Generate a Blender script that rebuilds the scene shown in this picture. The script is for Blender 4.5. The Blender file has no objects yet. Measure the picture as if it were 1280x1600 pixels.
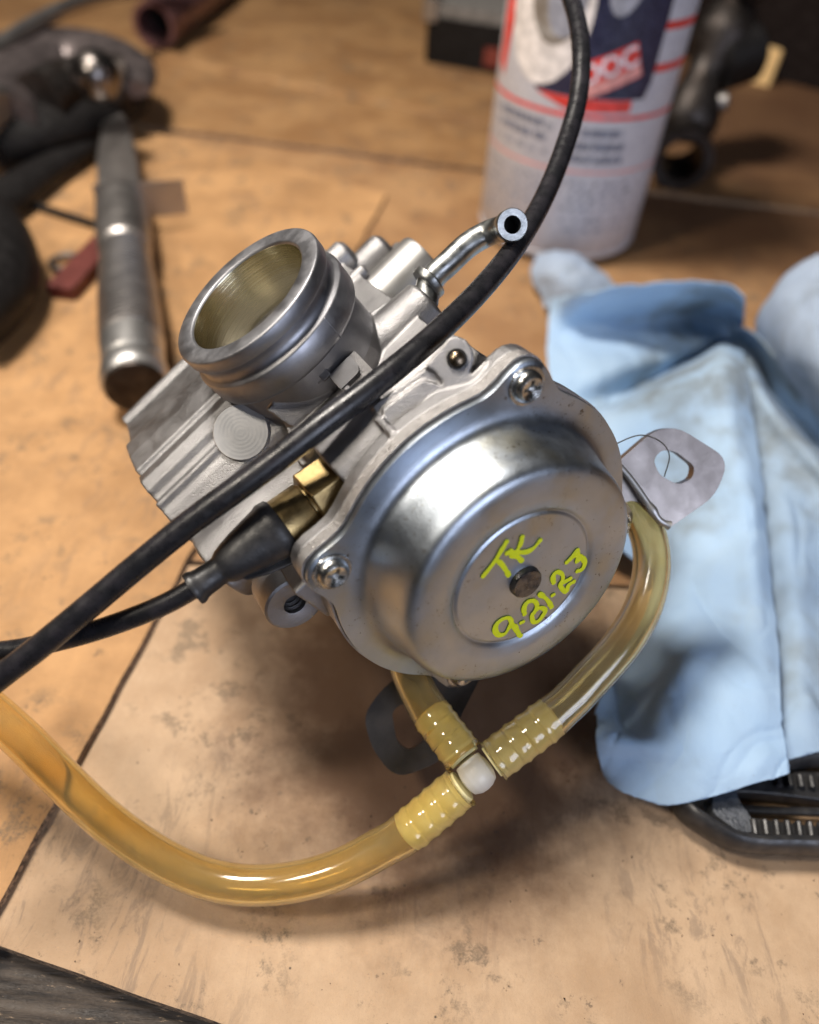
import bpy, bmesh, math, random
from mathutils import Vector, Matrix, noise
random.seed(7)
S = 0.01                       # everything below is written in centimetres
sc = bpy.context.scene
col = sc.collection
V = Vector

# ------------------------------------------------------------------ camera
F_PX = 1156.0                  # focal length in pixels of the 1280 x 1600 photograph
CAM = V((0, 0, 16.0))
RX = V((0.99677547, -0.08024132, 0.0))
RY = V((0.05758916, 0.71538537, -0.69635283))
RZ = V((0.05587627, 0.69410741, 0.71769962))
# world = (RX.cam, RY.cam, RZ.cam)
def ray(px, py):
    c = V(((px-640)/F_PX, -(py-800)/F_PX, -1.0))
    return V((RX.dot(c), RY.dot(c), RZ.dot(c)))
def at_depth(px, py, d): return CAM + ray(px, py)*d
def at(px, py, z=0.0):
    r = ray(px, py); return CAM + r*((z-CAM.z)/r.z)
cam_d = bpy.data.cameras.new('camera'); cam = bpy.data.objects.new('camera', cam_d); col.objects.link(cam)
cam.matrix_world = Matrix((
    (RX[0], RX[1], RX[2], CAM[0]*S), (RY[0], RY[1], RY[2], CAM[1]*S), (RZ[0], RZ[1], RZ[2], CAM[2]*S), (0, 0, 0, 1)))
cam_d.sensor_fit = 'VERTICAL'; cam_d.sensor_height = 36; cam_d.sensor_width = 28.8
cam_d.lens = 36*F_PX/1600
cam_d.clip_start = 0.005; cam_d.clip_end = 60
cam_d.dof.use_dof = True; cam_d.dof.focus_distance = 0.131; cam_d.dof.aperture_fstop = 8.6
sc.camera = cam

# ------------------------------------------------------------------ world, lamps, exposure
w = bpy.data.worlds.new('World'); sc.world = w; w.use_nodes = True
nt = w.node_tree; bg = nt.nodes['Background']
tc = nt.nodes.new('ShaderNodeTexCoord'); sx = nt.nodes.new('ShaderNodeSeparateXYZ'); cr = nt.nodes.new('ShaderNodeValToRGB')
mr = nt.nodes.new('ShaderNodeMapRange'); mr.inputs[1].default_value = -1; mr.inputs[2].default_value = 1
nt.links.new(tc.outputs['Generated'], sx.inputs[0]); nt.links.new(sx.outputs['Z'], mr.inputs[0])
nt.links.new(mr.outputs[0], cr.inputs[0]); nt.links.new(cr.outputs[0], bg.inputs[0])
e = cr.color_ramp.elements
e[0].position = 0.45; e[0].color = (0.05, 0.045, 0.045, 1)
e[1].position = 0.95; e[1].color = (0.30, 0.29, 0.29, 1)
bg.inputs[1].default_value = 0.15

def area(name, loc, aim, size, power, color, sy=None):
    l = bpy.data.lights.new(name, 'AREA'); l.energy = power; l.color = color; l.size = size*S
    l.shape = 'DISK' if sy is None else 'RECTANGLE'
    if sy: l.size_y = sy*S
    o = bpy.data.objects.new(name, l); col.objects.link(o)
    o.location = V(loc)*S
    o.rotation_euler = (V(aim)-V(loc)).to_track_quat('-Z', 'Y').to_euler()
    return o
area('shop_lamp', (-25, 26, 72), (0, 14, 3), 17, 7.4, (1.0, 0.93, 0.84))
area('bench_lamp', (-34, -2, 52), (0, 10, 3), 9, 1.5, (1.0, 0.90, 0.76))
area('cool_fill', (48, -62, 44), (3, 10, 4), 40, 4.2, (0.74, 0.81, 1.0), 50)  # unseen cool fill, added to brighten the cover face and its lettering
sc.view_settings.view_transform = 'Standard'; sc.view_settings.look = 'None'
sc.view_settings.exposure = 0.0; sc.view_settings.gamma = 1.0
sc.cycles.max_bounces = 12; sc.cycles.transmission_bounces = 10; sc.cycles.glossy_bounces = 5
sc.cycles.caustics_refractive = True
sc.cycles.blur_glossy = 0.5

# ------------------------------------------------------------------ materials
class N:
    """tiny node helper"""
    def __init__(s, name):
        s.m = bpy.data.materials.new(name); s.m.use_nodes = True; s.t = s.m.node_tree
        s.b = s.t.nodes['Principled BSDF']; s.out = s.t.nodes['Material Output']
        s.co = s.t.nodes.new('ShaderNodeTexCoord'); s.mp = s.t.nodes.new('ShaderNodeMapping')
        s.mp.inputs['Scale'].default_value = (100, 100, 100)
        s.l(s.co.outputs['Object'], s.mp.inputs['Vector']); s.vec = s.mp.outputs[0]
    def l(s, a, b): s.t.links.new(a, b)
    def n(s, k): return s.t.nodes.new(k)
    def stretch(s, scale, rot=(0, 0, 0)):
        m = s.n('ShaderNodeMapping'); m.inputs['Scale'].default_value = scale; m.inputs['Rotation'].default_value = rot
        s.l(s.vec, m.inputs['Vector']); return m.outputs[0]
    def noise(s, scale, detail=4, rough=.6, vec=None, dist=0):
        x = s.n('ShaderNodeTexNoise'); x.inputs['Scale'].default_value = scale; x.inputs['Detail'].default_value = detail
        x.inputs['Roughness'].default_value = rough; x.inputs['Distortion'].default_value = dist
        s.l(vec or s.vec, x.inputs['Vector']); return x.outputs['Fac']
    def vor(s, scale, vec=None, rnd=1):
        x = s.n('ShaderNodeTexVoronoi'); x.inputs['Scale'].default_value = scale; x.inputs['Randomness'].default_value = rnd
        s.l(vec or s.vec, x.inputs['Vector']); return x.outputs['Distance']
    def rng(s, f, a, b, c=0, d=1):
        x = s.n('ShaderNodeMapRange'); x.interpolation_type = 'SMOOTHSTEP'
        for i, v in zip((1, 2, 3, 4), (a, b, c, d)): x.inputs[i].default_value = v
        s.l(f, x.inputs[0]); return x.outputs[0]
    def mul(s, a, b, op='MULTIPLY'):
        x = s.n('ShaderNodeMath'); x.operation = op
        for i, v in enumerate((a, b)):
            if isinstance(v, (int, float)): x.inputs[i].default_value = v
            else: s.l(v, x.inputs[i])
        return x.outputs[0]
    def mix(s, f, a, b, mode='MIX'):
        x = s.n('ShaderNodeMix'); x.data_type = 'RGBA'; x.blend_type = mode
        if isinstance(f, (int, float)): x.inputs[0].default_value = f
        else: s.l(f, x.inputs[0])
        for i, v in ((6, a), (7, b)):
            if isinstance(v, tuple): x.inputs[i].default_value = (*v, 1)
            else: s.l(v, x.inputs[i])
        return x.outputs[2]
    def bump(s, h, strength=.3, dist=.01, prev=None):
        x = s.n('ShaderNodeBump'); x.inputs['Strength'].default_value = strength; x.inputs['Distance'].default_value = dist*S
        s.l(h, x.inputs['Height'])
        if prev: s.l(prev, x.inputs['Normal'])
        return x.outputs[0]
    def set(s, **k):
        for key, v in k.items():
            i = s.b.inputs[key.replace('_', ' ')]
            if hasattr(v, 'is_output'): s.l(v, i)
            elif isinstance(v, tuple): i.default_value = (*v, 1)
            else: i.default_value = v
        return s.m

def metal(name, c1, c2, rough, grain=30, gs=.25, spots=None, blot=1.2, rvar=.12, dist=.02, metallic=1.0):
    n = N(name)
    f = n.noise(blot, 5, .65); c = n.mix(n.rng(f, .35, .65), c1, c2)
    h = n.noise(grain, 3, .6)
    if spots:
        sp = n.rng(n.noise(14, 3, .7), .69, .76); gate = n.rng(n.noise(1.1, 2), .48, .6)
        c = n.mix(n.mul(sp, gate), c, spots)
    r = n.rng(n.noise(blot*2.3, 4), .3, .7, rough-rvar, rough+rvar)
    return n.set(Base_Color=c, Metallic=metallic, Roughness=r, Normal=n.bump(h, gs, dist))
def plastic(name, c, rough, grain=25, gs=.1, c2=None, spec=.5):
    n = N(name); cc = n.mix(n.rng(n.noise(2.5, 4), .4, .7), c, c2 or tuple(x*1.5+.005 for x in c))
    return n.set(Base_Color=cc, Roughness=n.rng(n.noise(6, 4), .3, .7, rough-.08, rough+.1), Normal=n.bump(n.noise(grain, 3), gs, .02), Specular_IOR_Level=spec)

M = {}
M['cast'] = metal('cast_aluminium', (.35, .343, .348), (.28, .274, .28), .46, 42, .6, (.22, .21, .21), .9, .08, .020)
M['cast_fine'] = metal('machined_aluminium', (.36, .36, .38), (.29, .29, .31), .47, 50, .25, (.22, .22, .22), 1.2, .07, .012)
M['filed'] = metal('filed_edge_aluminium', (.50, .48, .47), (.36, .345, .34), .42, 34, .9, None, 2, .08, .03)
def bore_mat():
    n = N('honed_bore_wall'); v = n.n('ShaderNodeVectorMath'); v.operation = 'DOT_PRODUCT'; n.l(n.vec, v.inputs[0]); v.inputs[1].default_value = (-.55139222, -.14661058, .82107853)
    x = n.n('ShaderNodeTexNoise'); x.noise_dimensions = '1D'; x.inputs['Scale'].default_value = 26; x.inputs['Detail'].default_value = 4; n.l(v.outputs['Value'], x.inputs['W'])
    return n.set(Base_Color=n.mix(n.rng(n.noise(.5, 2), .2, .8), (.80, .74, .55), (.70, .64, .46)), Metallic=1.0, Roughness=.22, Normal=n.bump(x.outputs['Fac'], .35, .012))
M['bore'] = bore_mat()
M['steel'] = metal('zinc_plated_pipe', (.46, .47, .46), (.28, .29, .29), .36, 30, .15, None, 2.2, .08)
M['screw'] = metal('plated_screw', (.66, .66, .64), (.44, .44, .42), .25, 20, .15, (.18, .17, .15), 3, .08)
M['brass'] = metal('brass', (.38, .275, .125), (.25, .18, .085), .38, 30, .2, (.10, .08, .05), 2.5, .08)
M['rivet'] = metal('dark_rivet', (.07, .07, .08), (.20, .19, .18), .35, 18, .5, None, 5, .1, .02)
M['pin'] = metal('pin', (.42, .33, .22), (.22, .17, .12), .3, 20, .3)
M['bracket'] = metal('bracket_steel', (.26, .235, .22), (.19, .17, .16), .40, 34, .2, (.12, .09, .08), .8, .05, .012)
M['bracket_dark'] = metal('dark_bracket_steel', (.075, .07, .068), (.11, .10, .095), .46, 34, .2, None, .8, .06)
M['blade'] = metal('knife_metal', (.46, .43, .41), (.38, .355, .34), .44, 12, .05, None, .5, .04)
M['pommel'] = metal('pommel_metal', (.56, .55, .54), (.50, .49, .48), .44, 12, .05, None, .5, .03)
M['darkmetal'] = metal('dark_tool_metal', (.09, .08, .075), (.05, .04, .035), .55, 12, .2, None, 1)
M['rustmetal'] = metal('reddish_painted_iron', (.20, .165, .16), (.12, .10, .098), .45, 12, .2, None, .8, metallic=.7)
M['ball'] = metal('polished_ball', (.20, .18, .17), (.16, .14, .13), .30, 12, .1, None, 1)
M['blackp'] = plastic('black_cable_sheath', (.012, .012, .014), .30, 45, .14, (.024, .022, .026))
M['rubber'] = plastic('black_rubber', (.018, .018, .020), .42, 30, .2, (.04, .038, .038))
M['boxp'] = plastic('black_box', (.006, .005, .005), .55, 10, .1, None, .25)
M['boxtop'] = plastic('grey_box_top', (.16, .15, .14), .4, 10, .1)
M['brownbox'] = plastic('dark_brown_case', (.010, .006, .005), .8, 6, .2, None, .12)
M['red'] = plastic('dark_red', (.16, .03, .02), .5)
M['darkred'] = plastic('oxblood_leather', (.10, .02, .015), .55)
M['tan'] = plastic('tan_tag', (.75, .5, .22), .6)
M['redtube'] = metal('reddish_anodised_tube', (.26, .13, .13), (.15, .08, .08), .36, 8, .1, None, 1, metallic=.6)
M['void'] = plastic('dark_hollow', (.005, .004, .004), .9)
M['nylon'] = plastic('white_nylon', (.74, .70, .62), .38, 20, .1, (.68, .63, .52))
M['barb'] = plastic('cream_nylon', (.96, .87, .48), .4, 20, .1, (.92, .80, .38))
M['red_print'] = plastic('red_print', (.62, .05, .04), .38, 5, .02)
M['pink_print'] = plastic('faded_red_print', (.66, .30, .28), .4, 5, .02)
M['navy_print'] = plastic('navy_print', (.022, .024, .055), .3, 5, .02)
M['grey_print'] = plastic('grey_print', (.27, .28, .33), .4, 5, .02)
M['light_print'] = plastic('pale_print', (.66, .62, .60), .38, 5, .02)
M['gear_print'] = plastic('brown_grey_print', (.20, .17, .14), .38, 5, .02, (.4, .38, .36))
M['white_print'] = plastic('white_print', (.62, .60, .66), .38, 5, .02)
M['text_print'] = plastic('text_print', (.16, .17, .22), .45, 5, .02)
M['can'] = plastic('white_can_paint', (.60, .61, .67), .30, 3, .02, (.52, .53, .60))
M['hair'] = plastic('hair', (.03, .025, .02), .5)

def dome_mat():
    n = N('zinc_plated_dome')
    f = n.noise(.55, 4, .6); c = n.mix(n.rng(f, .35, .65), (.47, .52, .585), (.39, .435, .495))
    c = n.mix(n.rng(n.noise(1.1, 3, .5), .50, .78, 0, .7), c, (.47, .44, .33))
    sp = n.rng(n.noise(8, 5, .85), .60, .64); gate = n.rng(n.noise(.9, 2), .47, .58)
    c = n.mix(n.mul(n.mul(sp, gate), .9), c, (.13, .10, .06))
    sp2 = n.rng(n.vor(6.5), .10, .05); g2 = n.rng(n.noise(1.6, 3), .50, .56)
    c = n.mix(n.mul(sp2, g2), c, (.10, .09, .08))
    r = n.rng(n.noise(1.4, 5, .7), .3, .7, .32, .44)
    b0 = n.bump(n.noise(9, 3, .7, n.stretch((9, .25, 2), (.4, .7, .9))), .10, .012)
    b1 = n.bump(n.noise(34, 3, .6), .22, .016, b0); b2 = n.bump(n.noise(2.2, 2, .4), .12, .05, b1)
    return n.set(Base_Color=c, Metallic=1.0, Roughness=r, Normal=b2)
M['dome'] = dome_mat()

def yellow_mat():
    n = N('yellow_paint_marker')
    c = n.mix(n.rng(n.noise(12, 3), .4, .65), (.93, 1.0, .01), (.84, .95, .01))
    return n.set(Base_Color=c, Roughness=.5, Normal=n.bump(n.noise(14, 4, .7), .6, .02))
M['yellow'] = yellow_mat()

def pad_mat(center):
    n = N('spotfaced_pad')
    v = n.n('ShaderNodeVectorMath'); v.operation = 'DISTANCE'
    n.l(n.vec, v.inputs[0]); v.inputs[1].default_value = tuple(center)
    s = n.mul(n.mul(n.mul(v.outputs['Value'], 84.0), n.mul(n.noise(1.2, 2), 7), 'ADD'), 0, 'ADD')
    x = n.n('ShaderNodeMath'); x.operation = 'SINE'; n.l(s, x.inputs[0])
    h = n.mul(x.outputs[0], n.noise(3, 3))
    return n.set(Base_Color=n.mix(n.rng(n.noise(3, 3), .4, .6), (.60, .60, .61), (.54, .545, .56)), Metallic=1.0, Roughness=.5, Normal=n.bump(h, .06, .006))

def cardboard(name, c1, c2, stain=.8, stain_shade=None):
    n = N(name)
    c = n.mix(n.rng(n.noise(.22, 6, .68), .36, .64), c1, c2)
    fib = n.noise(3.6, 8, .8, n.stretch((1, .6, 1), (0, 0, .5)))
    c = n.mix(n.rng(fib, .3, .75, 0, .35), c, tuple(x*.72 for x in c1))
    # flute streaks, slightly darker, running away from the viewer
    st = n.noise(1.5, 6, .75, n.stretch((1.5, .5, 1), (0, 0, -.33)), .8)
    gate = n.rng(n.noise(.16, 2), .42, .62)
    c = n.mix(n.mul(n.mul(n.rng(st, .50, .62), gate), .50*stain), c, (.15, .11, .085))
    # smudges and prints
    sm = n.mul(n.mul(n.rng(n.noise(.8, 7, .75), .53, .60), n.rng(n.noise(.30, 2), .44, .56)), n.rng(n.noise(13, 4, .85), .38, .60, .35, 1))
    c = n.mix(n.mul(sm, .85*stain), c, (.14, .105, .07))
    if stain_shade:  # irregular dark patch: stain plus shade mixed into the colour
        v = n.n('ShaderNodeVectorMath'); v.operation = 'DISTANCE'; n.l(n.vec, v.inputs[0]); v.inputs[1].default_value = stain_shade[0]
        e_ = n.mul(n.mul(v.outputs['Value'], n.mul(n.noise(.55 if stain_shade[1] < 6 else .16, 5, .7), stain_shade[1]*1.4), 'SUBTRACT'), 0.0, 'ADD')
        c = n.mix(n.rng(e_, stain_shade[1], stain_shade[1]*.05, 0, .85), c, (.10, .045, .022))
    s2 = n.mul(n.rng(n.noise(2.3, 6, .8), .60, .65), n.rng(n.noise(.5, 2), .46, .58))
    c = n.mix(n.mul(s2, .7*stain), c, (.08, .06, .045))
    dots = n.mul(n.rng(n.vor(2.2), .07, .03), n.rng(n.noise(1.1, 2), .52, .58))
    c = n.mix(n.mul(dots, .85), c, (.04, .03, .022))
    grain = n.rng(n.noise(26, 4, .85), .54, .72, 0, .38); c = n.mix(grain, c, (.2, .14, .09))
    flute = n.noise(.9, 1, .3, n.stretch((2.4, .12, 1), (0, 0, -.33)))
    b = n.bump(n.noise(22, 5, .7), .5, .025); b = n.bump(flute, .35, .10, b); b = n.bump(n.noise(.35, 3), .4, .3, b)
    return n.set(Base_Color=c, Roughness=.68, Normal=b, Specular_IOR_Level=.35)
M['card_near'] = cardboard('kraft_cardboard', (.56, .39, .25), (.41, .265, .155), .95, ((1.2, 9.4, 0), 3.8))  # reddish patch is part oily stain, part shadow painted under the carburetor
M['card_left'] = cardboard('orange_kraft_cardboard', (.56, .315, .14), (.37, .20, .085), .9)
M['card_far'] = cardboard('brown_kraft_cardboard', (.42, .235, .10), (.27, .135, .052), .8, ((30, 60, 0), 20))  # patch paints the back-right shade, partly brown stain, into the colour
M['card_warm_lit'] = cardboard('warm_lit_kraft_cardboard', (.44, .25, .115), (.30, .155, .068), .9, ((17, 44, 0), 9))  # near sheet's kraft with dimmer, warmer light and a shade patch coloured in
def card_edge():
    n = N('cardboard_cut_edge'); c = n.mix(n.rng(n.noise(9, 4, .8), .4, .6), (.42, .28, .17), (.07, .045, .03))
    return n.set(Base_Color=c, Roughness=.8, Normal=n.bump(n.noise(14, 3), .8, .06))
M['card_edge'] = card_edge()
def wood():
    n = N('weathered_bench_wood')
    g = n.noise(1.6, 6, .7, n.stretch((.35, 3.2, 1), (0, 0, .42)), .4)
    c = n.mix(n.rng(g, .35, .62), (.028, .024, .022), (.085, .066, .052))
    c = n.mix(n.rng(n.noise(8, 4, .8, n.stretch((.3, 2, 1), (0, 0, .42))), .60, .68), c, (.36, .26, .17))
    return n.set(Base_Color=c, Roughness=n.rng(g, .3, .7, .42, .7), Normal=n.bump(g, 1.0, .12))
M['wood'] = wood()
def towel(name, c1, c2, dirt=.5, thresh=.56):
    n = N(name)
    c = n.mix(n.rng(n.noise(.4, 3), .3, .7), c1, c2)
    d = n.mul(n.rng(n.noise(.16, 4, .6), thresh-.07, thresh+.07), n.rng(n.noise(.9, 4, .6), .2, .75))
    c = n.mix(n.mul(d, dirt), c, (.22, .23, .22))
    c = n.mix(n.mul(n.rng(n.noise(5, 4, .8), .66, .74), .5), c, (.2, .2, .2))
    fib = n.noise(7.5, 6, .8, n.stretch((1.8, .9, 1.3), (0, 0, -.25)))
    wr = n.noise(.8, 5, .65, n.stretch((1.6, .5, 1), (0, 0, .35)))
    b = n.bump(fib, .75, .03); b = n.bump(n.noise(34, 3), .22, .012, b); b = n.bump(wr, .3, .10, b)
    n.set(Base_Color=c, Roughness=.85, Normal=b, Specular_IOR_Level=.2)
    tr = n.n('ShaderNodeBsdfTranslucent'); n.l(c, tr.inputs[0]); mx = n.n('ShaderNodeMixShader'); mx.inputs[0].default_value = .22
    n.l(n.b.outputs[0], mx.inputs[1]); n.l(tr.outputs[0], mx.inputs[2]); n.l(mx.outputs[0], n.out.inputs[0])
    return n.m
M['towel'] = towel('blue_shop_towel', (.52, .70, .90), (.46, .65, .88), .8, .57)
M['towel_dirty'] = towel('used_blue_shop_towel', (.48, .63, .80), (.40, .55, .74), .75, .49)
M['towel_grey'] = towel('greyish_shop_towel', (.50, .60, .76), (.44, .54, .70), .45, .52)
def hose_mat(name, c, c2):
    n = N(name)
    cc = n.mix(n.rng(n.noise(.9, 3), .35, .7), c, c2)
    return n.set(Base_Color=cc, Transmission_Weight=.90, IOR=1.45, Roughness=.10, Coat_Weight=.6, Coat_Roughness=.12, Normal=n.bump(n.noise(2.5, 2), .12, .03))
M['hose'] = hose_mat('amber_vinyl', (.96, .80, .42), (.92, .73, .32))
M['hose_pale'] = hose_mat('smoky_amber_vinyl', (.90, .79, .50), (.84, .70, .38))

# ------------------------------------------------------------------ mesh helpers (all in cm, world space)
class G:
    def __init__(s): s.v = []; s.f = []
    def add(s, vs, fs):
        o = len(s.v); s.v += [V(p) for p in vs]; s.f += [[i+o for i in f] for f in fs]; return s
def frame(axis, ref=None):
    n = V(axis).normalized(); r = V(ref) if ref is not None else (V((0, 0, 1)) if abs(n.z) < .9 else V((1, 0, 0)))
    e1 = (r-n*r.dot(n)).normalized(); return e1, n.cross(e1), n
def lathe(g, prof, o, axis, seg=48, ref=None, close=False):
    """prof: list of (radius, height along the axis); closed solid when it starts and ends at radius 0"""
    e1, e2, n = frame(axis, ref); o = V(o); vs = []; fs = []; idx = []
    for r, h in prof:
        if r < 1e-6: idx.append([len(vs)]); vs.append(o+n*h)
        else:
            idx.append(list(range(len(vs), len(vs)+seg)))
            vs += [o+n*h+(e1*math.cos(2*math.pi*k/seg)+e2*math.sin(2*math.pi*k/seg))*r for k in range(seg)]
    pairs = list(zip(idx, idx[1:]))
    if close: pairs.append((idx[-1], idx[0]))
    for A_, B_ in pairs:
        for k in range(seg):
            k2 = (k+1) % seg
            if len(A_) == 1 and len(B_) == 1: continue
            if len(A_) == 1: fs.append([A_[0], B_[k], B_[k2]])
            elif len(B_) == 1: fs.append([A_[k], B_[0], A_[k2]][::1])
            else: fs.append([A_[k], B_[k], B_[k2], A_[k2]])
    return g.add(vs, fs)
def cyl(g, p0, p1, r, r1=None, seg=40, bev=0.04, ref=None):
    p0 = V(p0); p1 = V(p1); L = (p1-p0).length; r1 = r if r1 is None else r1; b = min(bev, L*.3, r*.5)
    return lathe(g, [(0, 0), (r-b, 0), (r, b), (r1, L-b), (r1-b, L), (0, L)], p0, p1-p0, seg, ref)
def spline(pts, step=.15):
    pts = [V(p) for p in pts]; P = [pts[0]*2-pts[1]]+pts+[pts[-1]*2-pts[-2]]; out = []
    for i in range(1, len(P)-2):
        a, b, c, d = P[i-1:i+3]; k = max(2, int((c-b).length/step))
        for j in range(k):
            t = j/k; out.append(.5*((2*b)+(c-a)*t+(2*a-5*b+4*c-d)*t*t+(3*b-a-3*c+d)*t**3))
    out.append(pts[-1]); return out
def tube(g, pts, rad, seg=24, caps=True, flat=None):
    """rad: number or function of 0..1; flat=(normal, ratio) squashes the section"""
    n = len(pts); T = [(pts[min(i+1, n-1)]-pts[max(i-1, 0)]).normalized() for i in range(n)]
    e1 = frame(T[0])[0]; vs = []; fs = []
    for i, p in enumerate(pts):
        e1 = (e1-T[i]*e1.dot(T[i])).normalized(); e2 = T[i].cross(e1); r = rad(i/(n-1)) if callable(rad) else rad
        for k in range(seg):
            a = 2*math.pi*k/seg; d = (e1*math.cos(a)+e2*math.sin(a))*r
            if flat: d = d-flat[0]*d.dot(flat[0])*(1-flat[1])
            vs.append(p+d)
    for i in range(n-1):
        for k in range(seg):
            k2 = (k+1) % seg; fs.append([i*seg+k, i*seg+k2, (i+1)*seg+k2, (i+1)*seg+k])
    if caps: fs.append(list(range(seg))[::-1]); fs.append([(n-1)*seg+k for k in range(seg)])
    return g.add(vs, fs)
def hollow(g, pts, ro, ri, seg=32):
    """a pipe with a real wall and open ends"""
    a = G(); tube(a, pts, ro, seg, False); b = G(); tube(b, pts, ri, seg, False)
    o = len(a.v); n = len(pts)
    vs = a.v+b.v; fs = a.f+[[i+o for i in f][::-1] for f in b.f]
    for k in range(seg):
        k2 = (k+1) % seg
        fs.append([k2, k, o+k, o+k2]); e_ = (n-1)*seg; fs.append([e_+k, e_+k2, o+e_+k2, o+e_+k])
    return g.add(vs, fs)
def prism(g, outer, o, e1, e2, n, h0, h1, holes=()):
    """extruded outline in the plane (e1,e2); h0<h1 along n; holes are outlines too"""
    bm = bmesh.new(); o = V(o); loops = [outer]+list(holes); es = []
    for lp in loops:
        vs = [bm.verts.new(o+e1*p[0]+e2*p[1]+n*h0) for p in lp]
        es += [bm.edges.new((vs[i], vs[(i+1) % len(vs)])) for i in range(len(vs))]
    bmesh.ops.triangle_fill(bm, use_beauty=True, use_dissolve=False, edges=es)
    for f in bm.faces:
        f.normal_update()
        if f.normal.dot(n) > 0: f.normal_flip()
    r = bmesh.ops.extrude_face_region(bm, geom=list(bm.faces))
    bmesh.ops.translate(bm, vec=n*(h1-h0), verts=[x for x in r['geom'] if isinstance(x, bmesh.types.BMVert)])
    bmesh.ops.recalc_face_normals(bm, faces=list(bm.faces))
    bm.verts.index_update()
    g.add([v.co.copy() for v in bm.verts], [[v.index for v in f.verts] for f in bm.faces]); bm.free(); return g
def box(g, o, e1, e2, n, lo, hi):
    vs = [V(o)+e1*(hi[0] if i & 1 else lo[0])+e2*(hi[1] if i & 2 else lo[1])+n*(hi[2] if i & 4 else lo[2]) for i in range(8)]
    return g.add(vs, [[0, 2, 3, 1], [4, 5, 7, 6], [0, 1, 5, 4], [2, 6, 7, 3], [0, 4, 6, 2], [1, 3, 7, 5]])
def rounded(w_, h_, r, cx=0, cy=0, k=8):
    out = []
    for sx_, sy_, a0 in ((1, 1, 0), (-1, 1, 90), (-1, -1, 180), (1, -1, 270)):
        for i in range(k+1):
            a = math.radians(a0+90*i/k); out.append((cx+sx_*(w_-r)+r*math.cos(a), cy+sy_*(h_-r)+r*math.sin(a)))
    return out
def round_poly(pts, r, k=6):
    out = []; n = len(pts); pts = [V((*p, 0)) for p in pts]
    for i in range(n):
        a, b, c = pts[i-1], pts[i], pts[(i+1) % n]; rr = r[i] if isinstance(r, (list, tuple)) else r
        d1 = (a-b); d2 = (c-b); q = min(rr, d1.length*.45, d2.length*.45); s_ = b+d1.normalized()*q; e_ = b+d2.normalized()*q
        for j in range(k+1):
            t = j/k; p = s_*(1-t)**2+b*2*t*(1-t)+e_*t*t; out.append((p.x, p.y))
    return out

def obj(name, g, mat, parent=None, smooth=True, bevel=0, sub=0, angle=35, normals=True):
    me = bpy.data.meshes.new(name); off = parent.location/S if parent is not None else V((0, 0, 0))
    me.from_pydata([tuple((p-off)*S) for p in g.v] if parent is not None else [tuple(p*S) for p in g.v], [], g.f); me.update()
    if normals:
        bm = bmesh.new(); bm.from_mesh(me); bmesh.ops.recalc_face_normals(bm, faces=bm.faces); bm.to_mesh(me); bm.free()
    mats = mat if isinstance(mat, list) else [mat]
    for m_ in mats: me.materials.append(m_)
    if smooth:
        me.shade_smooth(); me.set_sharp_from_angle(angle=math.radians(angle))
    o = bpy.data.objects.new(name, me); col.objects.link(o)
    if parent is not None:
        p = parent; base = V((0, 0, 0))
        o.parent = parent
    if bevel:
        b = o.modifiers.new('bevel', 'BEVEL'); b.width = bevel*S; b.segments = 3; b.limit_method = 'ANGLE'; b.angle_limit = math.radians(38)
    if sub:
        b = o.modifiers.new('sub', 'SUBSURF'); b.levels = sub; b.render_levels = sub
    return o
def sub(name, g, mat, parent, **k):
    """a sub-part: its parent is a part whose own origin already sits on the thing's origin"""
    root = parent.parent; o = obj(name, g, mat, root, **k); o.parent = parent; return o
def tag(o, label, cat, group=None, kind=None):
    o['label'] = label; o['category'] = cat
    if group: o['group'] = group
    if kind: o['kind'] = kind
    return o
def thing(name, loc, label, cat, group=None):
    o = bpy.data.objects.new(name, None); col.objects.link(o); o.location = V(loc)*S; o.empty_display_size = .005
    return tag(o, label, cat, group)
def solo(name, g, mat, label, cat, **k): return tag(obj(name, g, mat, **k), label, cat)
def bake(o):
    dg = bpy.context.evaluated_depsgraph_get(); me = bpy.data.meshes.new_from_object(o.evaluated_get(dg)); o.modifiers.clear(); o.data = me
def cam_frame():
    return V((RX[0], RY[0], RZ[0])), V((RX[1], RY[1], RZ[1])), V((RX[2], RY[2], RZ[2]))
X3, Y3, Z3 = V((1, 0, 0)), V((0, 1, 0)), V((0, 0, 1))

# ------------------------------------------------------------------ bench and cardboard (the setting)
g = G(); box(g, (0, 0, 0), X3, Y3, Z3, (-70, -25, -4.6), (95, 190, -.55))
o = obj('workbench', g, M['wood'], bevel=.15); o['kind'] = 'structure'
def sheet(name, outline, z0, z1, mat, label):
    g = G(); prism(g, outline, (0, 0, 0), X3, Y3, Z3, z0, z1)
    o = solo(name, g, [mat, M['card_edge']], label, 'cardboard', smooth=False)
    for p in o.data.polygons:
        if abs(p.normal.z) < .5: p.material_index = 1
    b = o.modifiers.new('bevel', 'BEVEL'); b.width = .04*S; b.segments = 2; b.limit_method = 'ANGLE'; b.material = -1
    return o
def jag(a, b, n=40, amp=.03, seed=0):
    """a slightly ragged cut from a to b"""
    a = V((a[0], a[1], 0)); b = V((b[0], b[1], 0)); d = (b-a).normalized(); nn = V((-d.y, d.x, 0)); out = []
    for i in range(n):
        t = i/n; p = a+(b-a)*t+nn*amp*noise.noise(V((t*n*.35, seed, 0)))*2; out.append((p.x, p.y))
    return out
a = at(0, 1478); b = at(345, 1600); d = (b-a).normalized(); a2 = a-d*22; b2 = b+d*45
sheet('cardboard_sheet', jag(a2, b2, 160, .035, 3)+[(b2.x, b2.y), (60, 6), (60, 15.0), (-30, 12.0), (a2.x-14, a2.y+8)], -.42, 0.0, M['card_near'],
      'stained tan cardboard sheet under the carburetor, smudged with oily fingerprints')
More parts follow.
